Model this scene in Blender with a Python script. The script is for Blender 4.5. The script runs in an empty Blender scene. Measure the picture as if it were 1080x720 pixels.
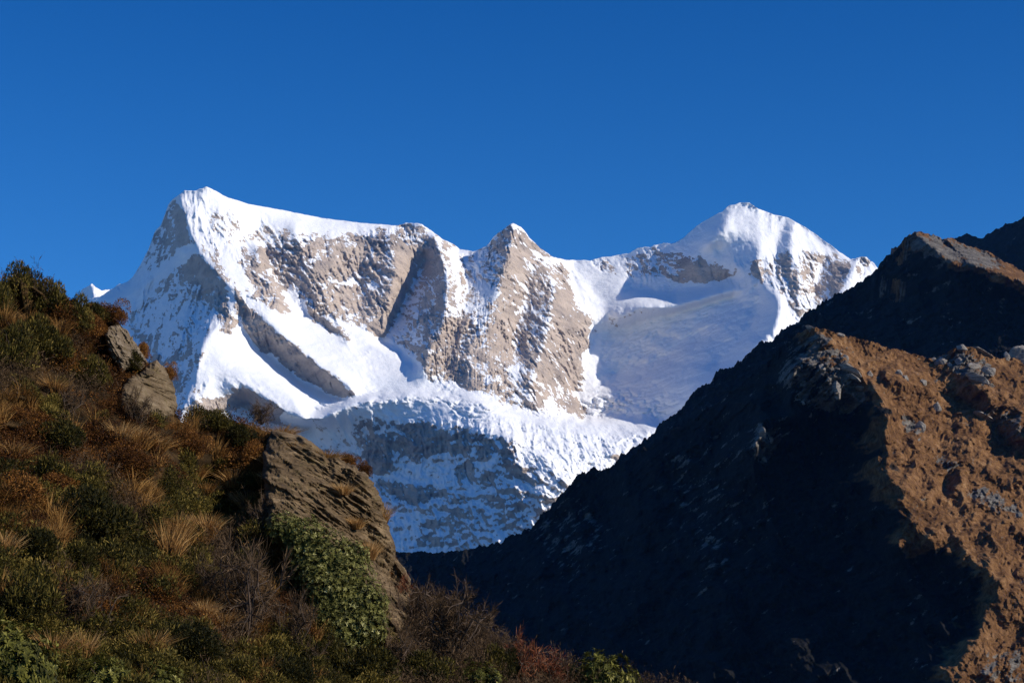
import bpy, math, random
import numpy as np
from mathutils import Vector

# ------------------------------------------------------------------ camera, sky, sun, exposure
SC = bpy.context.scene
COL = SC.collection
PITCH = math.radians(12.0)
FPX = 2100.0                      # focal length in photo pixels (70 mm on 36 mm)
CAM = np.array([0.0, 0.0, 1.7])

cd = bpy.data.cameras.new('camera')
cd.sensor_width = 36.0
cd.lens = 70.0
cd.clip_start = 0.5
cd.clip_end = 90000.0
cam = bpy.data.objects.new('camera', cd)
cam.location = CAM
cam.rotation_euler = (math.pi / 2 + PITCH, 0, 0)
COL.objects.link(cam)
SC.camera = cam

SUN_AZ, SUN_EL = math.radians(68.0), math.radians(29.0)   # azimuth from straight behind the camera towards the right
SUN = Vector((math.cos(SUN_EL) * math.sin(SUN_AZ), -math.cos(SUN_EL) * math.cos(SUN_AZ), math.sin(SUN_EL)))
ld = bpy.data.lights.new('sun', 'SUN')
ld.energy = 5.0
ld.angle = math.radians(0.5)
ld.color = (1.0, 0.915, 0.79)
sun = bpy.data.objects.new('sun', ld)
sun.rotation_euler = SUN.to_track_quat('Z', 'Y').to_euler()
sun.location = (0, 0, 300)
COL.objects.link(sun)

W = bpy.data.worlds.new('World')
SC.world = W
W.use_nodes = True
wt = W.node_tree
wt.nodes.clear()
sky = wt.nodes.new('ShaderNodeTexSky')
sky.sky_type = 'NISHITA'
sky.sun_disc = False
sky.sun_elevation = SUN_EL
sky.sun_rotation = math.pi - SUN_AZ
sky.altitude = 3800
sky.air_density = 1.0
sky.dust_density = 0.0
sky.ozone_density = 3.0
# thin high-altitude air: deep blue in view, zenith raised as added fill for shade
hs = wt.nodes.new('ShaderNodeHueSaturation')
hs.inputs['Saturation'].default_value = 1.3
tc = wt.nodes.new('ShaderNodeTexCoord')
sx = wt.nodes.new('ShaderNodeSeparateXYZ')
zr = wt.nodes.new('ShaderNodeValToRGB')
zr.color_ramp.elements[0].position = 0.18; zr.color_ramp.elements[0].color = (1.35, 1.48, 1.6, 1)
zr.color_ramp.elements[1].position = 0.75; zr.color_ramp.elements[1].color = (.95, 1.4, 1.85, 1)
e = zr.color_ramp.elements.new(0.39); e.color = (.33, .97, 1.33, 1)
mu = wt.nodes.new('ShaderNodeMix'); mu.data_type = 'RGBA'; mu.blend_type = 'MULTIPLY'; mu.inputs[0].default_value = 1.0
bg = wt.nodes.new('ShaderNodeBackground')
bg.inputs['Strength'].default_value = 0.09
wo = wt.nodes.new('ShaderNodeOutputWorld')
wt.links.new(tc.outputs['Generated'], sx.inputs[0])
wt.links.new(sx.outputs['Z'], zr.inputs[0])
wt.links.new(sky.outputs[0], hs.inputs['Color'])
wt.links.new(hs.outputs[0], mu.inputs[6])
wt.links.new(zr.outputs[0], mu.inputs[7])
wt.links.new(mu.outputs[2], bg.inputs['Color'])
wt.links.new(bg.outputs[0], wo.inputs['Surface'])

vs = SC.view_settings
vs.view_transform = 'Standard'
vs.look = 'None'
vs.exposure = 0.05
vs.gamma = 1.0
vs.use_curve_mapping = False
SC.cycles.max_bounces = 6
SC.cycles.diffuse_bounces = 3
SC.cycles.use_denoising = True
SC.cycles.denoising_prefilter = 'NONE'

random.seed(7)
RNG = np.random.default_rng(7)

# ------------------------------------------------------------------ helpers
def ray(px, py):
    px = np.asarray(px, float); py = np.asarray(py, float)
    cx = (px - 540.0) / FPX; cy = (360.0 - py) / FPX
    c, s = math.cos(PITCH), math.sin(PITCH)
    y = c - s * cy
    z = s + c * cy
    return np.stack([cx / y, np.ones_like(y), z / y], -1)

def at(px, py, d):
    """the point d metres ahead of the camera seen in direction (px, py)"""
    return CAM + ray(px, py) * np.asarray(d, float)[..., None]

def project(P):
    P = np.asarray(P, float) - CAM
    c, s = math.cos(PITCH), math.sin(PITCH)
    f = P[..., 1] * c + P[..., 2] * s
    u = -P[..., 1] * s + P[..., 2] * c
    return 540 + FPX * P[..., 0] / f, 360 - FPX * u / f

_perm = {}
def _tab(seed):
    if seed not in _perm:
        r = np.random.default_rng(seed + 100)
        p = r.permutation(512)
        a = r.random(512) * 2 * np.pi
        _perm[seed] = (np.concatenate([p, p, p[:2]]), np.cos(a), np.sin(a))
    return _perm[seed]

def perlin(x, y, seed=0):
    p, gx, gy = _tab(seed)
    x = np.asarray(x, float); y = np.asarray(y, float)
    xi = np.floor(x); yi = np.floor(y)
    xf = x - xi; yf = y - yi
    xi = xi.astype(np.int64) & 511; yi = yi.astype(np.int64) & 511
    u = xf * xf * xf * (xf * (xf * 6 - 15) + 10)
    v = yf * yf * yf * (yf * (yf * 6 - 15) + 10)
    def g(ix, iy, dx, dy):
        h = p[(p[ix & 511] + iy) & 511]
        return gx[h] * dx + gy[h] * dy
    a = g(xi, yi, xf, yf); b = g(xi + 1, yi, xf - 1, yf)
    c = g(xi, yi + 1, xf, yf - 1); d = g(xi + 1, yi + 1, xf - 1, yf - 1)
    return 1.5 * ((a + u * (b - a)) * (1 - v) + (c + u * (d - c)) * v)

def fbm(x, y, octs=5, gain=0.5, seed=0, lac=2.03):
    s = 0; amp = 1; t = 0
    for o in range(octs):
        s = s + amp * perlin(x, y, seed + o); t += amp
        x = x * lac; y = y * lac; amp *= gain
    return s / t

def ridged(x, y, octs=5, gain=0.5, seed=0, lac=2.07):
    """0..1, sharp crests near 1"""
    s = 0; amp = 1; t = 0; w = 1
    for o in range(octs):
        n = 1 - np.abs(perlin(x, y, seed + o)) * 1.25
        n = np.clip(n, 0, 1) ** 2
        s = s + amp * n * w; t += amp
        w = np.clip(n * 1.6, 0, 1)
        x = x * lac; y = y * lac; amp *= gain
    return s / t

def sstep(a, b, x):
    t = np.clip((x - a) / (b - a), 0, 1)
    return t * t * (3 - 2 * t)

def resize(a, shape):
    h, w = a.shape; H, Wd = shape
    yy = np.linspace(0, h - 1, H); xx = np.linspace(0, w - 1, Wd)
    return bil(a, xx[None, :] + 0 * yy[:, None], yy[:, None] + 0 * xx[None, :])

def bil(a, x, y):
    h, w = a.shape
    x = np.clip(x, 0, w - 1.001); y = np.clip(y, 0, h - 1.001)
    xi = x.astype(int); yi = y.astype(int)
    fx = x - xi; fy = y - yi
    return (a[yi, xi] * (1 - fx) + a[yi, xi + 1] * fx) * (1 - fy) + (a[yi + 1, xi] * (1 - fx) + a[yi + 1, xi + 1] * fx) * fy

def blur(a, n=1):
    for _ in range(n):
        p = np.pad(a, 1, mode='edge')
        a = (p[:-2, 1:-1] + 2 * p[1:-1, 1:-1] + p[2:, 1:-1]) / 4
        p = np.pad(a, 1, mode='edge')
        a = (p[1:-1, :-2] + 2 * p[1:-1, 1:-1] + p[1:-1, 2:]) / 4
    return a

class Field:
    """membrane through ridge and gully lines: each line is [(x, y, depth), ...]"""
    def __init__(self, x0, y0, x1, y1, step, lines, soft=1):
        self.x0, self.y0, self.step = x0, y0, step
        w = int((x1 - x0) / step) + 1; h = int((y1 - y0) / step) + 1
        pts = []
        for ln in lines:
            if len(ln) == 1: pts.append(ln[0])
            for (xa, ya, da), (xb, yb, db) in zip(ln[:-1], ln[1:]):
                n = int(max(abs(xb - xa), abs(yb - ya)) / (step * 0.5)) + 2
                for t in np.linspace(0, 1, n):
                    pts.append((xa + t * (xb - xa), ya + t * (yb - ya), da + t * (db - da)))
        pts = np.array(pts)
        sol = None
        for k in (16, 8, 4, 2, 1):
            hh, ww = max(4, h // k + 1), max(4, w // k + 1)
            ix = np.clip(np.round((pts[:, 0] - x0) / (x1 - x0) * (ww - 1)).astype(int), 0, ww - 1)
            iy = np.clip(np.round((pts[:, 1] - y0) / (y1 - y0) * (hh - 1)).astype(int), 0, hh - 1)
            s = np.zeros((hh, ww)); c = np.zeros((hh, ww))
            np.add.at(s, (iy, ix), pts[:, 2]); np.add.at(c, (iy, ix), 1)
            fix = c > 0
            val = np.where(fix, s / np.maximum(c, 1), 0)
            sol = np.full((hh, ww), pts[:, 2].mean()) if sol is None else resize(sol, (hh, ww))
            sol[fix] = val[fix]
            for _ in range(160 if k > 1 else 90):
                p = np.pad(sol, 1, mode='edge')
                sol = (p[:-2, 1:-1] + p[2:, 1:-1] + p[1:-1, :-2] + p[1:-1, 2:]) / 4
                sol[fix] = val[fix]
        self.x1, self.y1 = x1, y1
        self.a = blur(sol, soft)
    def __call__(self, x, y):
        h, w = self.a.shape
        return bil(self.a, (x - self.x0) / (self.x1 - self.x0) * (w - 1), (y - self.y0) / (self.y1 - self.y0) * (h - 1))

class Mask:
    """soft sum of polygons in view directions: [(value, [(x, y), ...]), ...]"""
    def __init__(self, x0, y0, x1, y1, step, polys, soft=2, base=0.0):
        w = int((x1 - x0) / step) + 1; h = int((y1 - y0) / step) + 1
        X, Y = np.meshgrid(np.linspace(x0, x1, w), np.linspace(y0, y1, h))
        a = np.full((h, w), float(base))
        for v, pl in polys:
            a[inside(pl, X, Y)] = v
        self.a = blur(a, soft); self.x0, self.y0, self.x1, self.y1 = x0, y0, x1, y1
    def __call__(self, x, y):
        h, w = self.a.shape
        return bil(self.a, (x - self.x0) / (self.x1 - self.x0) * (w - 1), (y - self.y0) / (self.y1 - self.y0) * (h - 1))

def inside(pl, X, Y):
    r = np.zeros(X.shape, bool)
    n = len(pl)
    for i in range(n):
        xa, ya = pl[i]; xb, yb = pl[(i + 1) % n]
        if ya == yb: continue
        c = ((ya > Y) != (yb > Y)) & (X < (xb - xa) * (Y - ya) / (yb - ya) + xa)
        r ^= c
    return r

def mesh(name, V, F, mats=(), smooth=True, attrs=None, fattrs=None, midx=None):
    """V (n,3); F a list of (m,k) int arrays"""
    me = bpy.data.meshes.new(name)
    F = [np.asarray(f, np.int32) for f in (F if isinstance(F, (list, tuple)) else [F]) if len(f)]
    me.vertices.add(len(V))
    me.vertices.foreach_set('co', np.asarray(V, np.float32).ravel())
    tot = np.concatenate([np.full(len(f), f.shape[1], np.int32) for f in F])
    lv = np.concatenate([f.ravel() for f in F])
    me.loops.add(len(lv)); me.loops.foreach_set('vertex_index', lv)
    me.polygons.add(len(tot))
    me.polygons.foreach_set('loop_start', np.concatenate([[0], np.cumsum(tot)[:-1]]).astype(np.int32))
    try: me.polygons.foreach_set('loop_total', tot)
    except Exception: pass
    me.update(calc_edges=True)
    me.polygons.foreach_set('use_smooth', np.full(len(tot), bool(smooth)))
    for k, a in (attrs or {}).items():
        at_ = me.attributes.new(k, 'FLOAT', 'POINT'); at_.data.foreach_set('value', np.asarray(a, np.float32).ravel())
    for k, a in (fattrs or {}).items():
        at_ = me.attributes.new(k, 'FLOAT', 'FACE'); at_.data.foreach_set('value', np.asarray(a, np.float32).ravel())
    for m in mats: me.materials.append(m)
    if midx is not None: me.polygons.foreach_set('material_index', np.asarray(midx, np.int32))
    me.update()
    return me

def link(name, me, parent=None, loc=None, **props):
    o = bpy.data.objects.new(name, me)
    COL.objects.link(o)
    if parent is not None: o.parent = parent
    if loc is not None: o.location = tuple(loc)
    for k, v in props.items():
        if v is not None: o[k] = v
    return o

def grid_faces(ny, nx):
    i = np.arange(ny * nx).reshape(ny, nx)
    return np.stack([i[:-1, :-1].ravel(), i[1:, :-1].ravel(), i[1:, 1:].ravel(), i[:-1, 1:].ravel()], -1)

class NT:
    def __init__(self, name):
        self.m = bpy.data.materials.new(name); self.m.use_nodes = True
        self.t = self.m.node_tree; self.t.nodes.clear()
        self.out = self.t.nodes.new('ShaderNodeOutputMaterial')
    def n(self, ty, **kw):
        nd = self.t.nodes.new('ShaderNode' + ty)
        for k, v in kw.items():
            if hasattr(nd, k) and k not in ('Scale',): setattr(nd, k, v)
        return nd
    def put(self, sock, v):
        if isinstance(v, bpy.types.NodeSocket): self.t.links.new(v, sock)
        else: sock.default_value = v
    def attr(self, name): return self.n('Attribute', attribute_name=name).outputs['Fac']
    def noise(self, vec, scale, detail=6, rough=0.6, dist=0.0, out='Fac'):
        nd = self.n('TexNoise'); self.put(nd.inputs['Vector'], vec)
        for k, v in (('Scale', scale), ('Detail', detail), ('Roughness', rough), ('Distortion', dist)): self.put(nd.inputs[k], v)
        return nd.outputs[out]
    def voro(self, vec, scale, feature='F1', out='Distance'):
        nd = self.n('TexVoronoi'); nd.feature = feature
        self.put(nd.inputs['Vector'], vec); self.put(nd.inputs['Scale'], scale)
        return nd.outputs[out]
    def math(self, op, a, b=0.0, clamp=False):
        nd = self.n('Math'); nd.operation = op; nd.use_clamp = clamp
        self.put(nd.inputs[0], a); self.put(nd.inputs[1], b)
        return nd.outputs[0]
    def ramp(self, f, stops):
        nd = self.n('ValToRGB'); e = nd.color_ramp.elements
        while len(e) < len(stops): e.new(0.5)
        for el, (p, c) in zip(e, stops):
            el.position = p; el.color = (c[0], c[1], c[2], 1) if not isinstance(c, float) else (c, c, c, 1)
        self.put(nd.inputs[0], f)
        return nd.outputs[0]
    def mix(self, f, a, b, blend='MIX'):
        nd = self.n('Mix'); nd.data_type = 'RGBA'; nd.blend_type = blend
        self.put(nd.inputs[0], f)
        for s, v in ((nd.inputs[6], a), (nd.inputs[7], b)):
            self.put(s, v if isinstance(v, bpy.types.NodeSocket) else (v[0], v[1], v[2], 1))
        return nd.outputs[2]
    def pos(self): return self.n('NewGeometry').outputs['Position']
    def obj(self): return self.n('TexCoord').outputs['Object']
    def mapping(self, vec, scale=(1, 1, 1), rot=(0, 0, 0)):
        nd = self.n('Mapping'); self.put(nd.inputs['Vector'], vec)
        nd.inputs['Scale'].default_value = scale; nd.inputs['Rotation'].default_value = rot
        return nd.outputs[0]
    def bump(self, h, dist, strength=1.0):
        nd = self.n('Bump'); self.put(nd.inputs['Height'], h)
        nd.inputs['Distance'].default_value = dist; nd.inputs['Strength'].default_value = strength
        return nd.outputs[0]
    def bsdf(self, color, rough=0.9, spec=0.1, normal=None, sheen=None, trans=None, sub=None):
        b = self.n('BsdfPrincipled')
        self.put(b.inputs['Base Color'], color if isinstance(color, bpy.types.NodeSocket) else (*color, 1))
        self.put(b.inputs['Roughness'], rough)
        self.put(b.inputs['Specular IOR Level'], spec)
        if normal is not None: self.put(b.inputs['Normal'], normal)
        sh = b.outputs[0]
        if trans:
            tr = self.n('BsdfTranslucent')
            self.put(tr.inputs['Color'], color if isinstance(color, bpy.types.NodeSocket) else (*color, 1))
            mx = self.n('MixShader'); mx.inputs[0].default_value = trans
            self.t.links.new(sh, mx.inputs[1]); self.t.links.new(tr.outputs[0], mx.inputs[2]); sh = mx.outputs[0]
        self.t.links.new(sh, self.out.inputs['Surface'])
        return self.m

def relief(name, mat, x0, x1, nx, top, bot, ny, depth, rough_top=None, attrs=None, back=(0.01, 0.03, 0.1), wide=None, **props):
    """terrain whose near side follows depth(x, y); the far side falls away behind the crest"""
    u = np.linspace(x0, x1, nx)
    if wide:                       # coarser run-out beyond the finely meshed middle
        u = np.concatenate([np.linspace(wide[0], x0, 70, endpoint=False), u, np.linspace(x1, wide[1], 41)[1:]])
        nx = len(u)
    tp = np.array(top, float)
    ty = np.interp(u, tp[:, 0], tp[:, 1])
    if rough_top is not None: ty = ty + rough_top(u)
    t = np.linspace(0, 1, ny) ** 1.0
    PY = ty[None, :] + (bot - ty[None, :]) * t[:, None]
    PX = np.broadcast_to(u, PY.shape)
    D, A = depth(PX, PY)
    P = at(PX, PY, D)
    # far side: a few rows dropping behind the crest
    rows = []
    for k, f in enumerate(back):
        q = P[0].copy()
        h = q[:, 2]
        q[:, 1] += D[0] * f * 1.0
        q[:, 2] -= np.minimum(D[0] * f * 0.9, h + 40)
        rows.insert(0, q)
    foot = P[-1].copy(); foot[:, 2] = np.minimum(foot[:, 2], -30); foot[:, 1] -= 5.0
    allP = np.concatenate([np.stack(rows), P, foot[None]], 0)
    nb = len(rows)
    at_ = {k: np.concatenate([np.repeat(a[:1], nb, 0), a, a[-1:]], 0) for k, a in A.items()}
    me = mesh(name, allP.reshape(-1, 3), [grid_faces(allP.shape[0], nx)], [mat], True, at_)
    return link(name, me, None, None, kind='structure', **props)
# ------------------------------------------------------------------ the snow mountain, 9.5 to 13 km away
K = 1000.0
M_TOP = [(-420, 520), (-250, 455), (-120, 420), (-30, 372), (50, 330), (80, 320), (92, 316), (106, 312), (118, 304), (127, 299), (135, 297), (140, 293), (150, 275), (157, 262), (163, 245), (170, 237), (178, 215),
         (184, 208), (195, 201), (207, 201), (218, 197), (226, 201), (240, 208), (262, 215), (300, 222), (340, 230), (380, 235),
         (420, 238), (428, 235), (445, 236), (456, 244), (466, 252), (480, 258), (485, 263), (500, 265), (512, 260), (520, 250),
         (528, 244), (541, 235), (550, 240), (558, 250), (570, 262), (585, 272), (600, 274), (622, 275), (632, 272), (650, 269),
         (665, 266), (675, 261), (685, 260), (700, 257), (712, 256), (722, 250), (735, 238), (752, 228), (762, 223), (768, 217),
         (780, 214), (790, 214), (800, 220), (815, 226), (832, 230), (850, 240), (870, 254), (885, 265), (897, 273), (905, 271),
         (914, 271), (920, 276), (940, 300), (1000, 345), (1060, 380), (1300, 480)]
def kk(l): return [(x, y, d * K) for x, y, d in l]
M_LINES = [kk(l) for l in [
    # crest
    [(50, 330, 13.3), (80, 320, 13.2), (140, 293, 12.95), (163, 245, 12.75), (180, 212, 12.45), (195, 201, 12.25), (218, 197, 12.2), (262, 215, 12.4),
     (340, 230, 12.6), (423, 238, 12.6), (445, 236, 12.5), (485, 263, 12.65), (512, 260, 12.45), (541, 235, 12.2), (570, 262, 12.4),
     (600, 274, 12.75), (650, 269, 12.7), (708, 256, 12.5), (752, 228, 12.35), (785, 214, 12.3), (832, 230, 12.2), (897, 273, 11.9), (920, 276, 11.8), (1060, 380, 11.4)],
    # summit rib and west spur: everything left of it faces away from the sun
    [(188, 206, 12.2), (193, 222, 12.08), (201, 246, 11.95), (206, 258, 11.86)],
    [(206, 262, 11.86), (236, 297, 11.55), (263, 318, 11.47)],
    [(206, 262, 11.86), (192, 268, 12.0)],
    [(240, 322, 11.5), (242, 345, 11.36), (222, 349, 11.25), (211, 368, 11.12), (205, 393, 11.02), (192, 425, 10.9), (185, 450, 10.8)],
    [(130, 318, 12.75), (165, 290, 12.4), (200, 262, 12.05)],
    [(125, 330, 12.7), (150, 360, 12.25), (172, 405, 11.85), (178, 450, 11.6)],
    [(206, 290, 11.95), (215, 320, 11.78), (200, 350, 11.6), (188, 390, 11.45)],
    # lit summit face
    [(230, 228, 12.12), (238, 255, 11.98), (252, 285, 11.75)],
    [(248, 222, 12.22), (256, 250, 12.12), (265, 262, 12.05)],
    [(272, 262, 11.92), (288, 295, 11.7), (296, 325, 11.5)],
    # ramp and the dark cliff under it
    [(263, 320, 11.46), (292, 348, 11.32), (330, 382, 11.16), (372, 411, 11.0)],
    [(250, 338, 11.47), (268, 362, 11.44), (290, 380, 11.46), (318, 402, 11.38), (362, 421, 11.22)],
    [(222, 375, 11.12), (270, 400, 11.05), (310, 418, 10.98), (318, 442, 10.8)],
    [(200, 425, 10.85), (230, 412, 11.0), (258, 402, 11.0), (285, 425, 10.92), (312, 442, 10.85)],
    [(255, 425, 11.2), (290, 445, 11.2), (330, 452, 11.25)],
    # couloir
    [(268, 228, 12.36), (283, 284, 12.05), (312, 322, 11.83), (360, 354, 11.6), (402, 368, 11.5), (440, 384, 11.4)],
    [(310, 240, 12.25), (322, 275, 12.0), (333, 310, 11.78)],
    [(322, 323, 11.78), (345, 340, 11.62), (370, 360, 11.45)],
    # big face
    [(352, 250, 12.3), (352, 285, 12.02), (345, 325, 11.74)],
    [(385, 242, 12.5), (378, 300, 12.1), (380, 345, 11.75)],
    [(410, 250, 12.3), (418, 290, 12.02), (408, 330, 11.82), (405, 352, 11.72)],
    # shaded gully and the buttress right of it
    [(458, 248, 12.35), (472, 290, 11.75), (468, 340, 11.38), (449, 380, 11.15), (447, 392, 11.1)],
    [(450, 270, 12.45), (440, 290, 12.35), (420, 328, 12.15), (400, 358, 11.85), (425, 376, 11.6)],
    [(488, 268, 12.5), (493, 300, 11.98), (492, 335, 11.58), (494, 380, 11.2), (500, 412, 10.98)],
    [(484, 330, 11.60), (478, 370, 11.38), (470, 402, 11.16)],
    # middle peak
    [(541, 237, 12.2), (535, 275, 11.88), (522, 320, 11.62), (512, 365, 11.35), (522, 405, 11.0)],
    [(560, 255, 12.35), (558, 300, 12.05), (545, 345, 11.75), (545, 380, 11.45)],
    [(575, 268, 12.4), (585, 310, 11.9), (575, 360, 11.5), (562, 400, 11.15), (560, 428, 10.98)],
    [(600, 280, 12.7), (618, 330, 12.2), (604, 372, 11.95), (590, 415, 11.55), (600, 440, 11.3)],
    # basin, terrace and the ridge that shades it
    [(628, 352, 12.35), (618, 380, 12.2), (606, 410, 12.0), (618, 443, 11.75)],
    [(622, 300, 12.55), (640, 320, 12.35), (650, 334, 12.15), (676, 324, 12.08), (717, 323, 11.98), (760, 310, 11.9), (800, 303, 11.72)],
    [(660, 300, 12.5), (700, 308, 12.35), (742, 302, 12.2), (775, 292, 12.05)],
    [(640, 352, 12.4), (690, 336, 12.25), (735, 322, 12.1), (775, 312, 11.98)],
    [(645, 395, 12.25), (690, 380, 12.1), (740, 350, 11.95)],
    [(625, 442, 11.75), (660, 441, 11.55), (705, 436, 11.35)],
    [(755, 262, 12.15), (768, 275, 12.0), (790, 292, 11.78), (806, 304, 11.6), (824, 318, 11.25), (818, 345, 11.0), (780, 390, 10.8), (735, 425, 10.75)],
    [(800, 322, 11.62), (785, 350, 11.45), (755, 385, 11.35)],
    # right peak
    [(768, 222, 12.25), (765, 240, 12.05), (745, 258, 12.05)],
    [(795, 240, 12.08), (800, 262, 11.85), (800, 285, 11.72)],
    [(752, 245, 12.12), (735, 265, 12.2), (730, 285, 12.2)],
    [(835, 240, 12.05), (832, 262, 11.8), (842, 290, 11.6), (845, 330, 11.25)],
    [(826, 236, 12.2), (820, 262, 11.95), (818, 285, 11.75), (832, 315, 11.45)],
    [(875, 262, 12.0), (866, 285, 11.85), (858, 312, 11.6)],
    [(905, 273, 11.7), (895, 295, 11.5), (885, 320, 11.3)],
    # hanging glacier: lip, flat, and the shaded ice wall below
    [(318, 443, 10.8), (340, 440, 10.8), (370, 424, 10.85), (430, 417, 10.82), (470, 421, 10.75), (500, 421, 10.68)],
    [(330, 434, 11.05), (372, 419, 11.1), (430, 411, 11.1), (470, 414, 11.05), (505, 415, 11.0), (540, 430, 10.98), (600, 444, 11.0), (650, 450, 11.1), (700, 445, 11.3)],
    [(505, 424, 10.62), (545, 445, 10.5), (600, 455, 10.5), (650, 462, 10.55), (700, 450, 10.8)],
    [(340, 452, 11.05), (385, 460, 10.98), (440, 452, 10.75), (500, 452, 10.4), (546, 466, 10.05)],
    [(340, 500, 11.3), (385, 500, 11.05), (440, 490, 10.75), (500, 484, 10.35), (548, 488, 9.97)],
    [(548, 462, 10.3), (562, 478, 10.05), (585, 500, 9.9), (600, 512, 9.85)],
    [(572, 468, 10.25), (600, 480, 10.15), (640, 480, 10.25), (680, 470, 10.45)],
    [(395, 545, 10.80), (450, 535, 10.48), (520, 525, 10.06), (575, 520, 9.78)],
    [(400, 580, 10.6), (470, 580, 10.22), (530, 575, 9.85), (700, 590, 9.5)],
    [(400, 620, 10.2), (700, 620, 9.3)],
    [(120, 470, 11.9), (190, 470, 10.7), (260, 470, 11.1), (330, 470, 11.15)],
    [(50, 620, 11.6), (250, 620, 10.8)],
    [(900, 400, 10.9), (800, 480, 10.4), (1010, 480, 10.7)],
]]
M_FIELD = Field(50, 190, 1060, 620, 2.5, M_LINES, 2)
ROCK = [
    (.62, [(250, 262), (275, 236), (320, 246), (420, 240), (445, 238), (485, 266), (500, 268), (541, 237), (600, 287), (622, 340), (606, 400), (590, 440), (555, 436), (520, 416), (450, 402), (445, 384), (420, 364), (380, 347), (330, 325), (300, 332), (262, 312)]),
    (.0, [(279, 283), (290, 285), (302, 300), (318, 318), (365, 348), (405, 364), (440, 380), (452, 402), (420, 398), (350, 352), (308, 326)]),
    (.45, [(140, 297), (163, 247), (184, 208), (192, 225), (204, 257), (170, 285)]),
    (.52, [(206, 266), (236, 300), (240, 330), (222, 347), (205, 390), (195, 425), (185, 450), (160, 420), (132, 340), (165, 298)]),
    (.36, [(170, 300), (200, 275), (215, 300), (200, 345), (175, 380), (150, 350)]),
    (.05, [(128, 318), (165, 288), (200, 256), (206, 262), (170, 298), (140, 330)]),
    (.85, [(207, 256), (220, 262), (245, 300), (236, 295), (215, 270)]),
    (.75, [(213, 232), (226, 250), (240, 290), (256, 312), (246, 305), (228, 272)]),
    (.95, [(229, 310), (241, 316), (244, 338), (243, 352), (231, 351), (229, 335)]),
    (.97, [(249, 306), (262, 320), (278, 338), (292, 356), (291, 373), (281, 373), (262, 352), (248, 328)]),
    (.97, [(291, 352), (310, 362), (345, 392), (374, 416), (352, 418), (315, 398), (291, 374)]),
    (.92, [(256, 262), (268, 262), (280, 280), (296, 318), (298, 328), (286, 326), (270, 312), (260, 292)]),
    (.45, [(226, 215), (245, 222), (256, 245), (250, 275), (236, 262), (222, 235)]),
    (.75, [(272, 240), (300, 238), (312, 252), (318, 270), (308, 290), (300, 318), (288, 290), (280, 262)]),
    (.97, [(318, 262), (332, 248), (362, 250), (400, 250), (424, 243), (434, 262), (432, 295), (420, 328), (412, 352), (400, 352), (375, 338), (345, 324), (318, 305), (306, 285)]),
    (.25, [(345, 296), (372, 294), (400, 298), (400, 303), (372, 300), (345, 302)]),
    (.8, [(320, 320), (340, 327), (372, 352), (368, 361), (345, 346), (330, 340)]),
    (.72, [(415, 242), (430, 236), (446, 238), (462, 250), (480, 260), (488, 270), (470, 287), (448, 275), (430, 262)]),
    (.52, [(440, 282), (470, 291), (464, 315), (432, 345), (408, 350), (420, 325)]),
    (.97, [(448, 382), (466, 345), (486, 332), (504, 352), (520, 380), (526, 402), (500, 417), (482, 406)]),
    (.62, [(472, 295), (492, 300), (500, 330), (486, 335), (470, 345)]),
    (.86, [(513, 259), (528, 245), (541, 236), (556, 252), (575, 270), (598, 285), (606, 312), (590, 318), (560, 300), (528, 292), (505, 280)]),
    (.66, [(490, 275), (530, 290), (575, 312), (612, 322), (620, 345), (604, 395), (575, 400), (540, 375), (500, 330)]),
    (.30, [(500, 300), (530, 306), (545, 320), (520, 318)]),
    (.85, [(575, 310), (610, 318), (618, 345), (604, 362), (582, 350)]),
    (.88, [(532, 352), (556, 347), (575, 378), (562, 396), (535, 386)]),
    (.93, [(536, 402), (560, 405), (574, 428), (560, 434), (530, 424)]),
    (.6, [(508, 395), (532, 392), (560, 415), (585, 440), (560, 440), (520, 420)]),
    (.9, [(594, 412), (612, 425), (622, 446), (602, 441), (588, 424)]),
    (.58, [(605, 378), (620, 385), (612, 415), (600, 408)]),
    (.62, [(622, 276), (640, 273), (652, 285), (640, 290)]),
    (.44, [(648, 278), (672, 266), (705, 262), (740, 272), (765, 282), (770, 297), (730, 297), (690, 292), (662, 292)]),
    (.70, [(790, 288), (798, 275), (822, 268), (850, 262), (884, 270), (872, 300), (852, 332), (842, 334), (822, 310)]),
    (.5, [(858, 272), (900, 275), (885, 310), (862, 320)]),
    (.8, [(905, 272), (918, 275), (912, 290), (902, 286)]),
    (.10, [(386, 462), (400, 450), (470, 448), (546, 462), (552, 490), (480, 495), (460, 535), (392, 530)]),
    (.93, [(388, 464), (404, 458), (413, 460), (411, 497), (393, 498)]),
    (.95, [(418, 461), (431, 451), (453, 446), (472, 457), (475, 476), (442, 482), (420, 481)]),
    (.93, [(394, 504), (409, 507), (431, 509), (457, 511), (462, 527), (438, 534), (410, 528)]),
    (.88, [(482, 449), (498, 460), (494, 480), (478, 476)]),
    (.90, [(501, 458), (522, 460), (525, 480), (504, 484)]),
    (.88, [(526, 456), (543, 461), (545, 487), (530, 488)]),
    (.85, [(482, 494), (502, 489), (499, 506), (482, 509)]),
    (.45, [(505, 496), (560, 492), (575, 505), (540, 530), (510, 515)]),
    (.30, [(462, 512), (560, 520), (545, 560), (500, 578), (440, 575), (450, 540)]),
    (.18, [(395, 535), (450, 534), (440, 560), (400, 570)]),
    (.16, [(640, 350), (700, 345), (720, 352), (690, 362), (650, 362)]),
    (.5, [(632, 455), (665, 452), (680, 470), (650, 485), (632, 470)]),
    (.5, [(262, 412), (300, 432), (290, 445), (250, 432), (195, 438), (205, 412), (230, 420)]),
]
M_ROCK = Mask(50, 190, 1060, 620, 1.5, ROCK, 3, 0.15)
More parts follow.
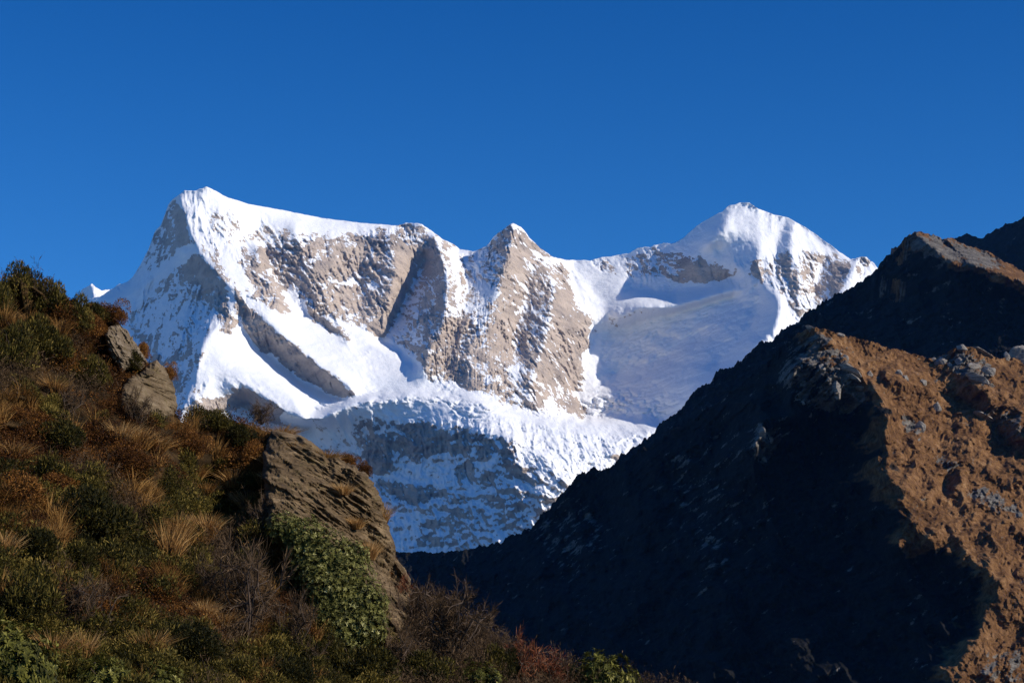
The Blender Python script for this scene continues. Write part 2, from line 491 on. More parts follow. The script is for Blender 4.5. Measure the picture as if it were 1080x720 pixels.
# areas of smooth snow (no ribs)
SMOOTH = Mask(50, 190, 1060, 620, 3, [
    (1, [(222, 350), (300, 385), (372, 420), (318, 445), (260, 402), (200, 400)]),
    (1, [(628, 352), (650, 340), (760, 310), (815, 310), (780, 380), (700, 442), (622, 446), (606, 415)]),
    (1, [(600, 277), (650, 275), (660, 300), (760, 300), (740, 312), (660, 322), (625, 345), (618, 310)]),
    (.6, [(730, 245), (780, 215), (835, 232), (880, 260), (830, 262), (800, 270), (745, 285)]),
    (1, [(250, 212), (420, 238), (420, 246), (330, 248), (262, 228)]),
    (.8, [(204, 264), (215, 262), (300, 330), (372, 405), (360, 410), (250, 310)]),
    (.8, [(280, 285), (310, 318), (370, 350), (440, 380), (470, 420), (380, 420), (300, 345)]),
    (.7, [(340, 440), (370, 425), (490, 422), (470, 445), (340, 460)]),
], 4)

def mountain_depth(PX, PY):
    D = M_FIELD(PX, PY)
    jx = 9 * fbm(PX / 22, PY / 22, 4, .65, seed=35); jy = 8 * fbm(PX / 18 + 7, PY / 18, 4, .65, seed=36)
    rock = M_ROCK(PX + jx, PY + jy); smo = SMOOTH(PX + jx, PY + jy)
    P = at(PX, PY, D)
    x, z = P[..., 0], P[..., 2]
    wx = fbm(x / 700, z / 700, 4, seed=40) * 150
    wz = fbm(x / 500, z / 500, 4, seed=44) * 120
    def ribs(lean, sd):
        # ribs and gullies running down the fall line, leaning by "lean"
        xr = x + lean * z + wx
        zz = z - lean * x + wz
        return ridged(xr / 260, zz / 700 + 3, 5, 0.55, seed=sd), ridged(xr / 95 + 9, zz / 330, 6, 0.6, seed=sd + 10), fbm(xr / 75, zz / 120, 7, .66, seed=sd + 20)
    wl = sstep(215, 260, PX) * (1 - sstep(440, 490, PX)); wm = sstep(500, 540, PX) * (1 - sstep(640, 700, PX)); ws = np.clip(1 - wl - wm, 0, 1)
    A = ribs(.75, 1); B = ribs(.55, 201); C = ribs(.05, 401)
    rib, rib2, nn = (wl * A[i] + wm * B[i] + ws * C[i] for i in range(3))
    fine = fbm(x / 40, z / 30, 6, 0.66, seed=21)
    crag = ridged((x - z * 0.4 + wx * .5) / 60, (z + x * 0.45) / 46, 5, 0.62, seed=31)
    k = (1 - 0.85 * smo)
    rk = sstep(0.25, 0.7, rock)
    rough = .48 + 1.05 * sstep(-.22, .38, fbm(x / 260 + 4, z / 260, 4, .55, seed=45))
    butt = ridged((x + .3 * z + wx * 1.4) / 520, (z + wz) / 900, 3, .5, seed=46)
    D = D - k * (46 * rough * (rib - .45) + (20 + 22 * rk) * rough * (rib2 - .45)) - rk * k * 48 * (butt - .5) - rk * rough * (18 * (crag - .4)) + fine * (5 + 16 * rk) * rough * (0.4 + 0.6 * k)
    D = D - rk * k * (.45 + .55 * rough) * 20 * (ridged((x + (.55 * wl + .5 * wm + .05 * ws) * z + wx * .6) / 44, (z + wz) / 300, 5, .62, seed=49) - .4)
    # joints: thin dark clefts running down the bare faces
    cl = ridged((x + .22 * z + wx * .5) / 95, z / 520, 3, .6, seed=47)
    D = D + rk * 26 * sstep(.72, .95, cl) - rk * 9 * np.abs(fbm((x - .2 * z) / 36, z / 120, 5, .6, seed=48))
    # tilted beds in bare rock, broken up
    s = (z + 0.30 * x + 130 * fbm(x / 330, z / 330, 5, .55, seed=51)) / 58
    D = D + rk * 17 * (np.abs((s % 1) - .5) * 2 - .5) * sstep(-.15, .3, fbm(x / 210, z / 160, 3, seed=55))
    # wind-packed snow and crevassed ice
    D = D + (1 - rk) * (11 * fbm(x / 130, z / 70, 5, 0.55, seed=61) + 22 * fbm(x / 330, z / 190, 4, .5, seed=63))
    ice = sstep(405, 425, PY) * sstep(320, 345, PX)
    ice = ice * (1 - .85 * inside([(330, 432), (372, 426), (470, 424), (482, 440), (440, 446), (395, 452), (375, 475), (330, 475)], PX, PY))
    fall = sstep(432, 452, PY) * sstep(365, 392, PX)
    D = D + ice * (1 - .8 * fall) * (1 - .6 * rk) * (34 + 40 * sstep(-.2, .3, fbm(x / 260, z / 200, 3, seed=72)) + 22 * sstep(455, 500, PY)) * (ridged((x + .3 * z + wx * .4) / 95, (z + wz * .3) / 60, 5, .6, seed=71) - .4)
    # the shaded ice wall: cliffs and ledges one above the other, fluted from top to bottom
    zz = z + 210 * fbm(x / 300, z / 260, 5, .6, seed=73) + .22 * x
    st = (zz / 118) % 1
    step = np.where(st < .62, st / .62, (1 - st) / .38)
    st2 = ((zz + 30 * fbm(x / 70, z / 70, 3, seed=76)) / 41) % 1
    brk = .35 + 1.1 * sstep(-.25, .35, fbm(x / 150, z / 110, 4, .6, seed=77))
    D = D - fall * brk * (22 * (step - .5) + 12 * (st2 - .5)) - fall * 36 * (ridged((x + .15 * z + wx * .5) / 78, z / 420, 5, .6, seed=74) - .4) + fall * 20 * fbm(x / 40, z / 30, 6, .62, seed=78) + fall * 38 * fbm(x / 190, z / 150, 4, .55, seed=70)
    basin = inside([(640, 345), (800, 310), (800, 350), (700, 440), (620, 440)], PX, PY)
    basin = blur(basin.astype(float), 6)
    D = D + basin * (20 * (ridged((x + z) / 170, (z - x * .6) / 60, 5, .6, seed=75) - .4) + 34 * fbm(x / 210, z / 110, 4, .55, seed=79))
    # snow lies on ledges: break the rock up with the same relief
    Q = at(PX, PY, D)
    def ax(a_, axis, st): return np.roll(a_, st, axis) - np.roll(a_, -st, axis)
    dz = ax(Q[..., 2], 0, 2); dx = -ax(Q[..., 0], 1, 2)
    fz = ax(D, 0, 2) / np.maximum(dz, .5); fx = -ax(D, 1, 2) / np.maximum(dx, .5)
    up = np.clip(fz, -3, 6) / np.sqrt(1 + fx ** 2 + fz ** 2)
    up[:3] = .5; up[-3:] = .5
    up = blur(up, 1)
    n = nn * 1.25 + fbm(x / 30, (z + .3 * x) / 17, 6, 0.68, seed=91) * 0.95 + (rib2 - .45) * 0.3
    mixed = sstep(.08, .4, rock)
    wall = sstep(440, 455, PY) * sstep(370, 392, PX)
    streak = sstep(.12, .5, fbm(x / 26 + z / 160, z / 240, 5, .62, seed=95)) * wall
    l1 = x * .94 - z * .34 + wx * .3; c1 = z * .94 + x * .34 + wz * .25
    ledge = sstep(.62, .86, ridged(l1 / 210, c1 / 34, 4, .6, seed=301)) * sstep(-.3, .2, fbm(x / 190, z / 150, 3, seed=305))
    chute = sstep(.66, .88, ridged((x + .25 * z + wx * .6) / 62, z / 420, 4, .6, seed=311))
    xm = x + .72 * z + wx * .5
    slash = sstep(.60, .84, ridged(xm / 66, (z - .72 * x) / 330, 5, .62, seed=331)) * sstep(455, 500, PX) * (1 - sstep(625, 665, PX))
    bands = wall * .24 * (ridged(x / 260 + 3, (z - .08 * x) / 52, 4, .55, seed=321) - .42)
    R = -.40 * slash * mixed + bands + fall * (.55 - up) * .42 - mixed * (.42 * ledge + .38 * chute) + rock * .92 + n * (0.24 + 0.56 * mixed) * (1 - .35 * wall) + mixed * .30 * fbm(x / 11, z / 8, 3, .7, seed=98) + (.50 - up) * (.15 + 1.05 * mixed) * (1 - .75 * smo) - .02 - .62 * streak
    return D, {'rock': R}

t = NT('mountain_surface')
pos = t.pos()
rk = t.attr('rock')
pm = t.mapping(pos, (1 / 60, 1 / 60, 1 / 40))
n1 = t.noise(pm, 2.2, 8, 0.68)
r2 = t.math('ADD', rk, t.math('MULTIPLY', t.math('SUBTRACT', n1, 0.5), 0.55))
fac = t.ramp(r2, [(0.45, 0.0), (0.52, 1.0)])
strat = t.mapping(pos, (1 / 220, 1 / 220, 1 / 60), (0, math.radians(16), 0))
n2 = t.noise(strat, 1.0, 7, 0.6, 0.6)
n3 = t.noise(t.mapping(pos, (1 / 380, 1 / 380, 1 / 380)), 1.0, 6, 0.65)
rc = t.ramp(t.math('ADD', t.math('MULTIPLY', n2, 0.55), t.math('MULTIPLY', n3, 0.45)),
            [(0.30, (.20, .17, .155)), (0.42, (.39, .32, .265)), (0.54, (.55, .445, .355)), (0.70, (.68, .585, .50))])
sc_ = t.ramp(t.noise(t.mapping(pos, (1 / 160, 1 / 160, 1 / 90)), 1.0, 5, 0.6), [(0.3, (.80, .82, .85)), (0.7, (.88, .88, .88))])
col = t.mix(fac, sc_, rc)
hgt = t.math('ADD', t.math('MULTIPLY', t.noise(t.mapping(pos, (1 / 26, 1 / 26, 1 / 18)), 1.0, 6, 0.7), t.math('ADD', t.math('MULTIPLY', fac, 0.8), 0.25)), t.math('MULTIPLY', fac, -0.12))
MAT_MOUNTAIN = t.bsdf(col, 0.75, 0.15, t.bump(hgt, 22.0, 0.8))

def m_rough(u):
    j = fbm(u / 9, u * 0 + 1.3, 4, .6, seed=5)
    w = np.interp(u, [50, 140, 190, 260, 420, 450, 500, 520, 590, 620, 700, 715, 880, 900, 950], [1.5, 2.2, 1.5, .7, .7, 2, 1.5, 2.6, 1.6, 1.2, 2.4, 1.0, 1.0, 3, 3])
    return j * w
relief('snow_mountain', MAT_MOUNTAIN, 50, 1060, 1300, M_TOP, 640, 500, mountain_depth, m_rough, wide=(-420, 1300))

# a smaller snow peak well behind it
def far_depth(PX, PY):
    D = Field(60, 290, 160, 360, 2.5, [[(60, 330, 16.6e3), (97, 299, 16e3), (160, 300, 16.8e3)], [(97, 299, 16e3), (100, 330, 15.5e3), (100, 360, 15e3)], [(60, 360, 16e3), (160, 360, 16e3)]], 1)(PX, PY)
    P = at(PX, PY, D); x, z = P[..., 0], P[..., 2]
    D = D + 60 * (ridged(x / 170, z / 200, 5, .55, seed=3) - .45)
    return D, {'rock': fbm(x / 60, z / 60, 5, .6, seed=7) * .5 + .05 + sstep(306, 318, PY) * .35}
relief('distant_snow_peak', MAT_MOUNTAIN, 60, 160, 150, [(60, 330), (78, 320), (86, 306), (92, 302), (97, 299), (101, 303), (107, 306), (115, 305), (125, 309), (160, 312)], 360, 70, far_depth,
       lambda u: fbm(u / 5, u * 0, 3, seed=9) * 1.0)
# ------------------------------------------------------------------ the valley ground and the brown ridges on the right
t = NT('valley_ground')
p = t.pos()
MAT_GROUND = t.bsdf(t.ramp(t.noise(t.mapping(p, (1 / 40,) * 3), 1.0, 8, .65), [(.3, (.03, .035, .02)), (.7, (.11, .08, .045))]), .95, .05)
g = 45000.0
n = 41
gx = np.linspace(-1, 1, n); gx = np.sign(gx) * np.abs(gx) ** 3 * g
GX, GY = np.meshgrid(gx, gx)
link('ground', mesh('ground', np.stack([GX, GY, 0 * GX - .02], -1).reshape(-1, 3), [grid_faces(n, n)[:, ::-1]], [MAT_GROUND]), kind='structure')

def ridge_mat(name, s, lit):
    """dry alpine grass over grey schist; s = metres per grass-clump unit"""
    t = NT(name)
    p = t.pos(); rk = t.attr('rock'); scrub_shade = t.attr('scrub')
    n1 = t.noise(t.mapping(p, (1 / (9 * s),) * 3), 1.0, 9, .76)
    n2 = t.noise(t.mapping(p, (1 / (60 * s), 1 / (60 * s), 1 / (40 * s))), 1.0, 5, .6)
    g = t.ramp(t.math('ADD', t.math('MULTIPLY', n1, .72), t.math('MULTIPLY', n2, .28)),
               [(.34, (.030, .017, .010)), (.45, (.10, .049, .020)), (.55, (.205, .108, .047)), (.68, (.38, .235, .12))])
    # near-black scrub and schist colour painted on the shaded flanks to deepen their shade
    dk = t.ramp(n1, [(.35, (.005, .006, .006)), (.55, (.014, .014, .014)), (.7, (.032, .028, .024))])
    g = t.mix(t.ramp(t.math('ADD', scrub_shade, t.math('MULTIPLY', t.math('SUBTRACT', n1, .5), .8)), [(.42, 0.0), (.58, 1.0)]), g, dk)
    n3 = t.noise(t.mapping(p, (1 / (16 * s), 1 / (16 * s), 1 / (3 * s)), (0, math.radians(28), 0)), 1.0, 8, .65, .4)
    r = t.ramp(n3, [(.3, (.04, .038, .036)), (.5, (.12, .108, .095)), (.7, (.25, .225, .19))])
    f = t.ramp(t.math('ADD', rk, t.math('MULTIPLY', t.math('SUBTRACT', n1, .5), .9)), [(.46, 0.0), (.54, 1.0)])
    h = t.math('ADD', t.math('MULTIPLY', t.noise(t.mapping(p, (1 / (2.6 * s),) * 3), 1.0, 5, .7), 1.1), t.math('MULTIPLY', n3, .9))
    return t.bsdf(t.mix(f, g, r), .95, .05, t.bump(h, 1.6 * s, .9))
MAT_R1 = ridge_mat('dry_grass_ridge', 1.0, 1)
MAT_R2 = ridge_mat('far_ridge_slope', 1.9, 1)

R1_TOP = [(-420, 470), (-200, 520), (60, 560), (240, 578), (380, 586), (420, 581), (470, 582), (500, 577), (530, 571), (560, 556), (580, 534), (592, 518), (604, 509), (612, 500), (624, 496), (640, 494), (655, 487),
          (700, 462), (735, 440), (760, 424), (790, 398), (812, 378), (828, 362), (840, 351), (852, 347), (862, 346), (880, 350), (905, 356), (930, 364), (960, 373),
          (985, 378), (1000, 371), (1012, 364), (1030, 367), (1050, 376), (1066, 378), (1080, 380), (1120, 378), (1180, 380), (1420, 330)]
R1_LINES = [
    [(380, 586, 2780), (420, 581, 2720), (500, 577, 2580), (560, 556, 2480), (604, 509, 2400), (655, 487, 2300), (700, 462, 2220), (760, 424, 2110), (820, 372, 1980), (860, 346, 1890),
     (905, 356, 1920), (985, 378, 1990), (1012, 364, 1950), (1080, 380, 2020), (1180, 380, 2020)],
    [(860, 348, 1888), (852, 390, 1872), (838, 430, 1868)],
    [(862, 347, 1885), (890, 385, 1850), (915, 405, 1835), (942, 432, 1800), (931, 470, 1775), (947, 520, 1720), (958, 576, 1672)],
    [(958, 576, 1672), (985, 566, 1690), (1000, 562, 1690), (1046, 600, 1630), (1054, 640, 1600), (1015, 685, 1545), (1000, 720, 1520), (990, 790, 1450)],
    [(962, 600, 1712), (995, 596, 1700), (1025, 615, 1672), (1030, 650, 1650), (985, 695, 1600), (970, 730, 1570)],
    [(900, 360, 1925), (935, 400, 1880), (960, 450, 1850), (985, 500, 1795), (1010, 550, 1730)],
    [(906, 390, 1876), (916, 408, 1872)], [(936, 396, 1822), (944, 420, 1800)],
    [(1002, 418, 1948), (1024, 432, 1940)], [(1040, 414, 1892), (1050, 440, 1884)],
    [(1050, 452, 1912), (1068, 466, 1905)], [(1086, 445, 1850), (1098, 472, 1850)],
    [(985, 500, 1800), (1003, 520, 1796)], [(1016, 498, 1775), (1030, 522, 1762)],
    [(1070, 520, 1800), (1085, 540, 1790)],
    [(1000, 382, 1960), (1040, 400, 1915)], [(1100, 430, 1870), (1180, 460, 1880)],
    [(1020, 500, 1800), (1060, 540, 1760), (1100, 570, 1740)],
    [(1080, 610, 1660), (1090, 690, 1580), (1080, 790, 1480), (1180, 790, 1500)],
    [(905, 440, 1900), (890, 520, 1860), (900, 600, 1800), (880, 700, 1680), (870, 790, 1600)],
    [(830, 400, 1955), (810, 470, 1930), (790, 560, 1900), (770, 660, 1790), (760, 790, 1660)],
    [(848, 412, 1868), (824, 436, 1858), (808, 458, 1846), (804, 486, 1852), (798, 515, 1890)],
    [(858, 450, 1925), (850, 490, 1915)],
    [(740, 470, 2130), (700, 560, 2080), (650, 660, 1960), (630, 790, 1800)],
    [(640, 520, 2330), (600, 600, 2250), (540, 680, 2200), (520, 790, 2080)],
    [(380, 650, 2700), (380, 790, 2500)],
]
R1_FIELD = Field(380, 340, 1180, 790, 3, R1_LINES, 3)
R1_ROCK = Mask(380, 340, 1180, 790, 2, [
    (.55, [(850, 350), (880, 358), (905, 395), (915, 420), (900, 440), (850, 430), (820, 400), (830, 370)]),
    (.75, [(875, 395), (895, 392), (915, 425), (900, 440), (880, 420)]),
    (.75, [(800, 445), (822, 455), (820, 475), (802, 492), (795, 470)]),
    (.62, [(985, 375), (1015, 368), (1050, 385), (1048, 408), (1015, 400)]),
    (.6, [(1010, 510), (1045, 515), (1080, 540), (1080, 550), (1030, 530)]),
    (.55, [(945, 432), (965, 440), (975, 455), (955, 460)]),
    (.52, [(1030, 425), (1080, 440), (1080, 470), (1045, 455)]),
    (.5, [(985, 480), (1010, 485), (1020, 495), (990, 495)]),
    (.5, [(1040, 690), (1080, 680), (1080, 720), (1030, 720)]),
    (.38, [(560, 555), (610, 520), (640, 560), (600, 620)]),
    (.32, [(700, 480), (780, 450), (790, 560), (740, 640)]),
], 4, .17)
def r1_depth(PX, PY):
    # ragged crests: the plan of the ridge wanders at every scale
    wx = 26 * fbm(PX / 60, PY / 60, 3, .55, seed=98) + 4 * fbm(PX / 16, PY / 16, 3, .6, seed=99)
    fade = sstep(0, 40, PY - np.interp(PX.ravel(), [p[0] for p in R1_TOP], [p[1] for p in R1_TOP]).reshape(PX.shape))
    D = R1_FIELD(PX + wx * fade, PY + 16 * fade * fbm(PX / 50 + 9, PY / 50, 4, .6, seed=97)); rock = R1_ROCK(PX, PY)
    P = at(PX, PY, D); x, z = P[..., 0], P[..., 2]
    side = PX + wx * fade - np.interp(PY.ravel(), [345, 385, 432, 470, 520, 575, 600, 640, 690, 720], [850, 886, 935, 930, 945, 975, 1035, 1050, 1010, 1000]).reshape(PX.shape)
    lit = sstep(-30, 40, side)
    xr = x * .8 + z * .62; zr = z * .8 - x * .6
    warp = 10 * fbm(x / 45, z / 45, 4, seed=96)
    dip = fbm(xr / 55, (zr + warp) / 10 + 5, 6, .62, seed=101) * 8 + (ridged((xr + warp) / 60, (zr + warp) / 24, 5, .58, seed=106) - .4) * -19
    gul = ridged((x + .35 * z + 12 * fbm(x / 60, z / 60, 3, seed=130)) / 62, z / 160, 5, .58, seed=111)
    hump = fbm(x / 42, z / 34, 4, .55, seed=131)
    D = D + (1 - lit * .7) * -40 * (gul - .45) + dip * (.6 + .4 * lit) + lit * 10 * hump
    D = D + fbm(x / 3.2, z / 2.6, 3, .6, seed=122) * .8 + fbm(x / 16, z / 12, 7, .62, seed=121) * (2.2 + 5 * sstep(.3, .6, rock)) - 8 * sstep(.25, .7, rock) * (ridged(xr / 11, zr / 6, 4, .6, seed=126) - .4)
    R = rock + fbm(xr / 20, zr / 6, 7, .66, seed=141) * .85 + .12 * fbm(xr / 40, zr / 9, 4, seed=145)
    S = 1 - sstep(-55, 25, side + 60 * fbm(x / 40, z / 34, 5, .62, seed=147)) + .45 * fbm(xr / 30, zr / 14, 4, .6, seed=148)  # shade of the left flank put into colour, edge broken by scrub patches
    return D, {'rock': R, 'scrub': S}
def r1_rough(u):
    return (fbm(u / 14, u * 0 + .7, 5, .62, seed=15) * np.interp(u, [380, 480, 560, 840, 900, 1180], [2, 4, 12, 9, 4, 6]) + 2.2 * fbm(u / 4, u * 0 + 3, 3, .6, seed=16))
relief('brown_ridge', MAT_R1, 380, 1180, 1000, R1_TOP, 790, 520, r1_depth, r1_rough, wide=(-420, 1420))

R2_TOP = [(600, 520), (640, 494), (660, 478), (700, 446), (735, 414), (760, 392), (786, 376), (800, 364), (820, 352), (838, 340), (850, 331), (866, 320), (880, 312),
          (896, 303), (908, 297), (916, 289), (925, 281), (935, 270), (945, 262), (955, 250), (966, 245), (980, 247), (1000, 251), (1020, 258), (1046, 268), (1080, 287), (1130, 312), (1200, 345), (1420, 380)]
R2_LINES = [
    [(600, 520, 4200), (700, 446, 3900), (800, 364, 3600), (866, 320, 3450), (925, 281, 3270), (966, 246, 3120), (1000, 251, 3200), (1080, 287, 3230), (1200, 345, 3230)],
    [(966, 247, 3115), (980, 259, 3040), (1000, 270, 3010), (1040, 280, 2965), (1080, 299, 2920), (1200, 350, 2850)],
    [(1000, 300, 3060), (1080, 320, 2985), (1200, 365, 2900)],
    [(600, 560, 4050), (700, 480, 3820), (800, 410, 3520), (900, 380, 3270), (1000, 400, 3020), (1080, 400, 2880), (1200, 420, 2780)],
    [(900, 320, 3380), (930, 350, 3230)],
    [(600, 640, 3900), (900, 640, 3100), (1200, 640, 2600)],
]
R2_FIELD = Field(600, 240, 1200, 640, 3, R2_LINES, 2)
R2_ROCK = Mask(600, 240, 1200, 640, 2, [(.7, [(950, 244), (990, 248), (1020, 258), (1050, 270), (1060, 284), (1030, 284), (1000, 278), (960, 262)])], 3, .2)
def r2_depth(PX, PY):
    D = R2_FIELD(PX, PY); rock = R2_ROCK(PX, PY)
    P = at(PX, PY, D); x, z = P[..., 0], P[..., 2]
    D = D - 80 * (ridged((x + .3 * z) / 130, z / 260, 5, .55, seed=151) - .45) + fbm(x / 30, z / 24, 7, .7, seed=161) * 34
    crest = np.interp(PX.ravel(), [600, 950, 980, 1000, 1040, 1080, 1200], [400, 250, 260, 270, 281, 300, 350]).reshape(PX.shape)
    return D, {'rock': rock + fbm(x / 22, z / 16, 6, .66, seed=171) * .9, 'scrub': sstep(-12, 10, PY - crest - 10 + 16 * fbm(x / 60, z / 60, 4, .6, seed=173)) + .75 * fbm(x / 45, z / 24, 5, .65, seed=175) + .06}  # below the crest the front face's shade is painted near-black, plus scrub patches
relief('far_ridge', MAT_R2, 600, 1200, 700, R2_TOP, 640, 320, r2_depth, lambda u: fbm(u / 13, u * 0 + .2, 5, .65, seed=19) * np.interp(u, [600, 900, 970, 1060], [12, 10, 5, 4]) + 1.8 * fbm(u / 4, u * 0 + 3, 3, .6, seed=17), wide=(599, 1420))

R3_TOP = [(960, 262), (1000, 256), (1008, 250), (1020, 247), (1028, 250), (1036, 252), (1044, 246), (1052, 242), (1060, 236), (1070, 234), (1080, 229), (1130, 205), (1180, 190), (1230, 195), (1420, 150)]
R3_FIELD = Field(950, 180, 1230, 420, 4, [[(950, 262, 5500), (1010, 250, 5200), (1080, 230, 4800), (1180, 190, 4300), (1230, 195, 4300)], [(950, 420, 5200), (1080, 420, 4450), (1230, 420, 3900)]], 2)
def r3_depth(PX, PY):
    D = R3_FIELD(PX, PY)
    P = at(PX, PY, D); x, z = P[..., 0], P[..., 2]
    D = D - 90 * (ridged((x + .3 * z) / 160, z / 260, 5, .55, seed=181) - .45) + fbm(x / 30, z / 24, 6, .62, seed=191) * 16
    return D, {'rock': .3 + fbm(x / 40, z / 30, 4, seed=195) * .4, 'scrub': .8 + .4 * fbm(x / 60, z / 40, 4, seed=197)}
relief('farthest_ridge', MAT_R2, 960, 1230, 300, R3_TOP, 420, 160, r3_depth, lambda u: fbm(u / 12, u * 0 + .4, 5, .65, seed=23) * 5, wide=(940, 1420))
# ------------------------------------------------------------------ the near hillside on the left, 45 to 75 m away
H_TOP = [(-560, 330), (-300, 296), (-120, 300), (-40, 300), (0, 301), (22, 297), (45, 308), (72, 324), (95, 326), (115, 330), (128, 344), (140, 362), (150, 378), (165, 395), (178, 425), (192, 446), (232, 441),
         (262, 448), (290, 458), (325, 474), (350, 494), (375, 530), (388, 575), (400, 612), (415, 628), (440, 632), (470, 640), (495, 656), (520, 676), (560, 694), (600, 708), (650, 714), (690, 724), (760, 750)]
H_LINES = [
    [(-120, 300, 57), (0, 298, 60), (60, 315, 62), (110, 326, 63), (150, 376, 64.5), (186, 440, 65.5), (240, 441, 66), (300, 460, 66.5), (370, 520, 66.5), (400, 600, 66.5), (440, 635, 66), (520, 672, 65.5), (640, 712, 65), (760, 750, 64)],
    [(-120, 520, 51), (0, 520, 52.5), (90, 500, 55.5), (170, 480, 59.5), (205, 480, 61.5)],
    [(192, 500, 61.8), (215, 508, 65.0), (240, 535, 64.6), (236, 566, 62.2)],
    [(275, 480, 64.2), (285, 540, 61.5), (260, 600, 58.5), (230, 650, 55.5)],
    [(390, 600, 63.5), (400, 660, 60.5), (390, 700, 58.5)],
    [(-120, 620, 47.5), (0, 620, 49), (100, 620, 51), (200, 610, 55.5)],
    [(-120, 740, 44), (0, 740, 45.5), (200, 740, 48.5), (400, 740, 55.5), (600, 740, 61.5), (760, 770, 63)],
    [(480, 690, 61.5), (560, 705, 63)],
]
H_FIELD = Field(-120, 285, 760, 780, 3, H_LINES, 4)
def hill_depth(PX, PY):
    D = H_FIELD(PX, PY)
    P = at(PX, PY, D); x, z = P[..., 0], P[..., 2]
    return D - 1.7 * (ridged((x + 3) / 4.2, z / 2.8, 4, .5, seed=201) - .45) + .6 * fbm(x / 1.4, z / 1.1, 4, .55, seed=211)
def hill(px, py, lift=0.0):
    p = at(np.array([px], float), np.array([py], float), hill_depth(np.array([px], float), np.array([py], float)))[0]
    p[2] += lift
    return p
t = NT('hillside_soil')
p = t.pos()
n1 = t.noise(t.mapping(p, (1.3, 1.3, 1.3)), 1.0, 8, .7); n2 = t.noise(t.mapping(p, (.22,) * 3), 1.0, 4, .6)
MAT_SOIL = t.bsdf(t.ramp(t.math('ADD', t.math('MULTIPLY', n1, .6), t.math('MULTIPLY', n2, .4)), [(.35, (.012, .009, .005)), (.5, (.04, .025, .012)), (.66, (.12, .07, .028))]), .95, .05,
                  t.bump(t.noise(t.mapping(p, (6, 6, 6)), 1.0, 6, .7), .12, .8))
relief('hillside', MAT_SOIL, -120, 760, 560, H_TOP, 780, 320, lambda X, Y: (hill_depth(X, Y), {}), lambda u: fbm(u / 10, u * 0, 4, seed=27) * 2.0, back=(.03, .12, .3), wide=(-560, 800))
# the slope carries on down to the foot of the hill in front of the camera
n = 60
u = np.linspace(-560, 800, n)
r0 = at(u, u * 0 + 779, hill_depth(u, u * 0 + 779) - .05)
rows = [r0]
for f in (.25, .5, .75, 1.0):
    q = r0.copy(); q[:, 1] -= f * 26; q[:, 2] = r0[:, 2] * (1 - f) - .1 * f + .35 * fbm(q[:, 0] / 3, q[:, 1] / 3, 3, seed=29) * (1 - f); rows.append(q)
link('hill_foot', mesh('hill_foot', np.stack(rows).reshape(-1, 3), [grid_faces(5, n)], [MAT_SOIL]), kind='structure')

# ------------------------------------------------------------------ bare rock standing out of the hillside
def rock_mat(name, a, b, c, dip, bed):
    t = NT(name); p = t.pos()
    m = t.mapping(p, (1 / (bed * 7), 1 / (bed * 7), 1 / bed), (0, dip, 0))
    s = t.noise(m, 1.0, 8, .66, .5)
    s2 = t.noise(t.mapping(p, (1.1, 1.1, 1.1)), 1.0, 7, .65)
    base = t.ramp(t.math('ADD', t.math('MULTIPLY', s, .55), t.math('MULTIPLY', s2, .45)), [(.33, a), (.5, b), (.66, c)])
    lich = t.ramp(t.noise(t.mapping(p, (2.6,) * 3), 1.0, 6, .7), [(.56, 0.0), (.64, .7)])
    base = t.mix(lich, base, (.115, .085, .035))
    return t.bsdf(base, .9, .12, t.bump(t.math('ADD', t.math('MULTIPLY', s, 1.0), t.math('MULTIPLY', t.noise(t.mapping(p, (9,) * 3), 1.0, 6, .7), .35)), .16, 1.0))
MAT_SCHIST = rock_mat('brown_schist', (.025, .016, .008), (.135, .090, .047), (.32, .225, .125), math.radians(34), .11)
MAT_PALE = rock_mat('pale_weathered_rock', (.045, .033, .022), (.18, .135, .088), (.34, .275, .20), math.radians(60), .22)
MAT_BOULDER = rock_mat('brown_boulder_rock', (.04, .028, .016), (.145, .102, .058), (.28, .21, .13), math.radians(20), .3)

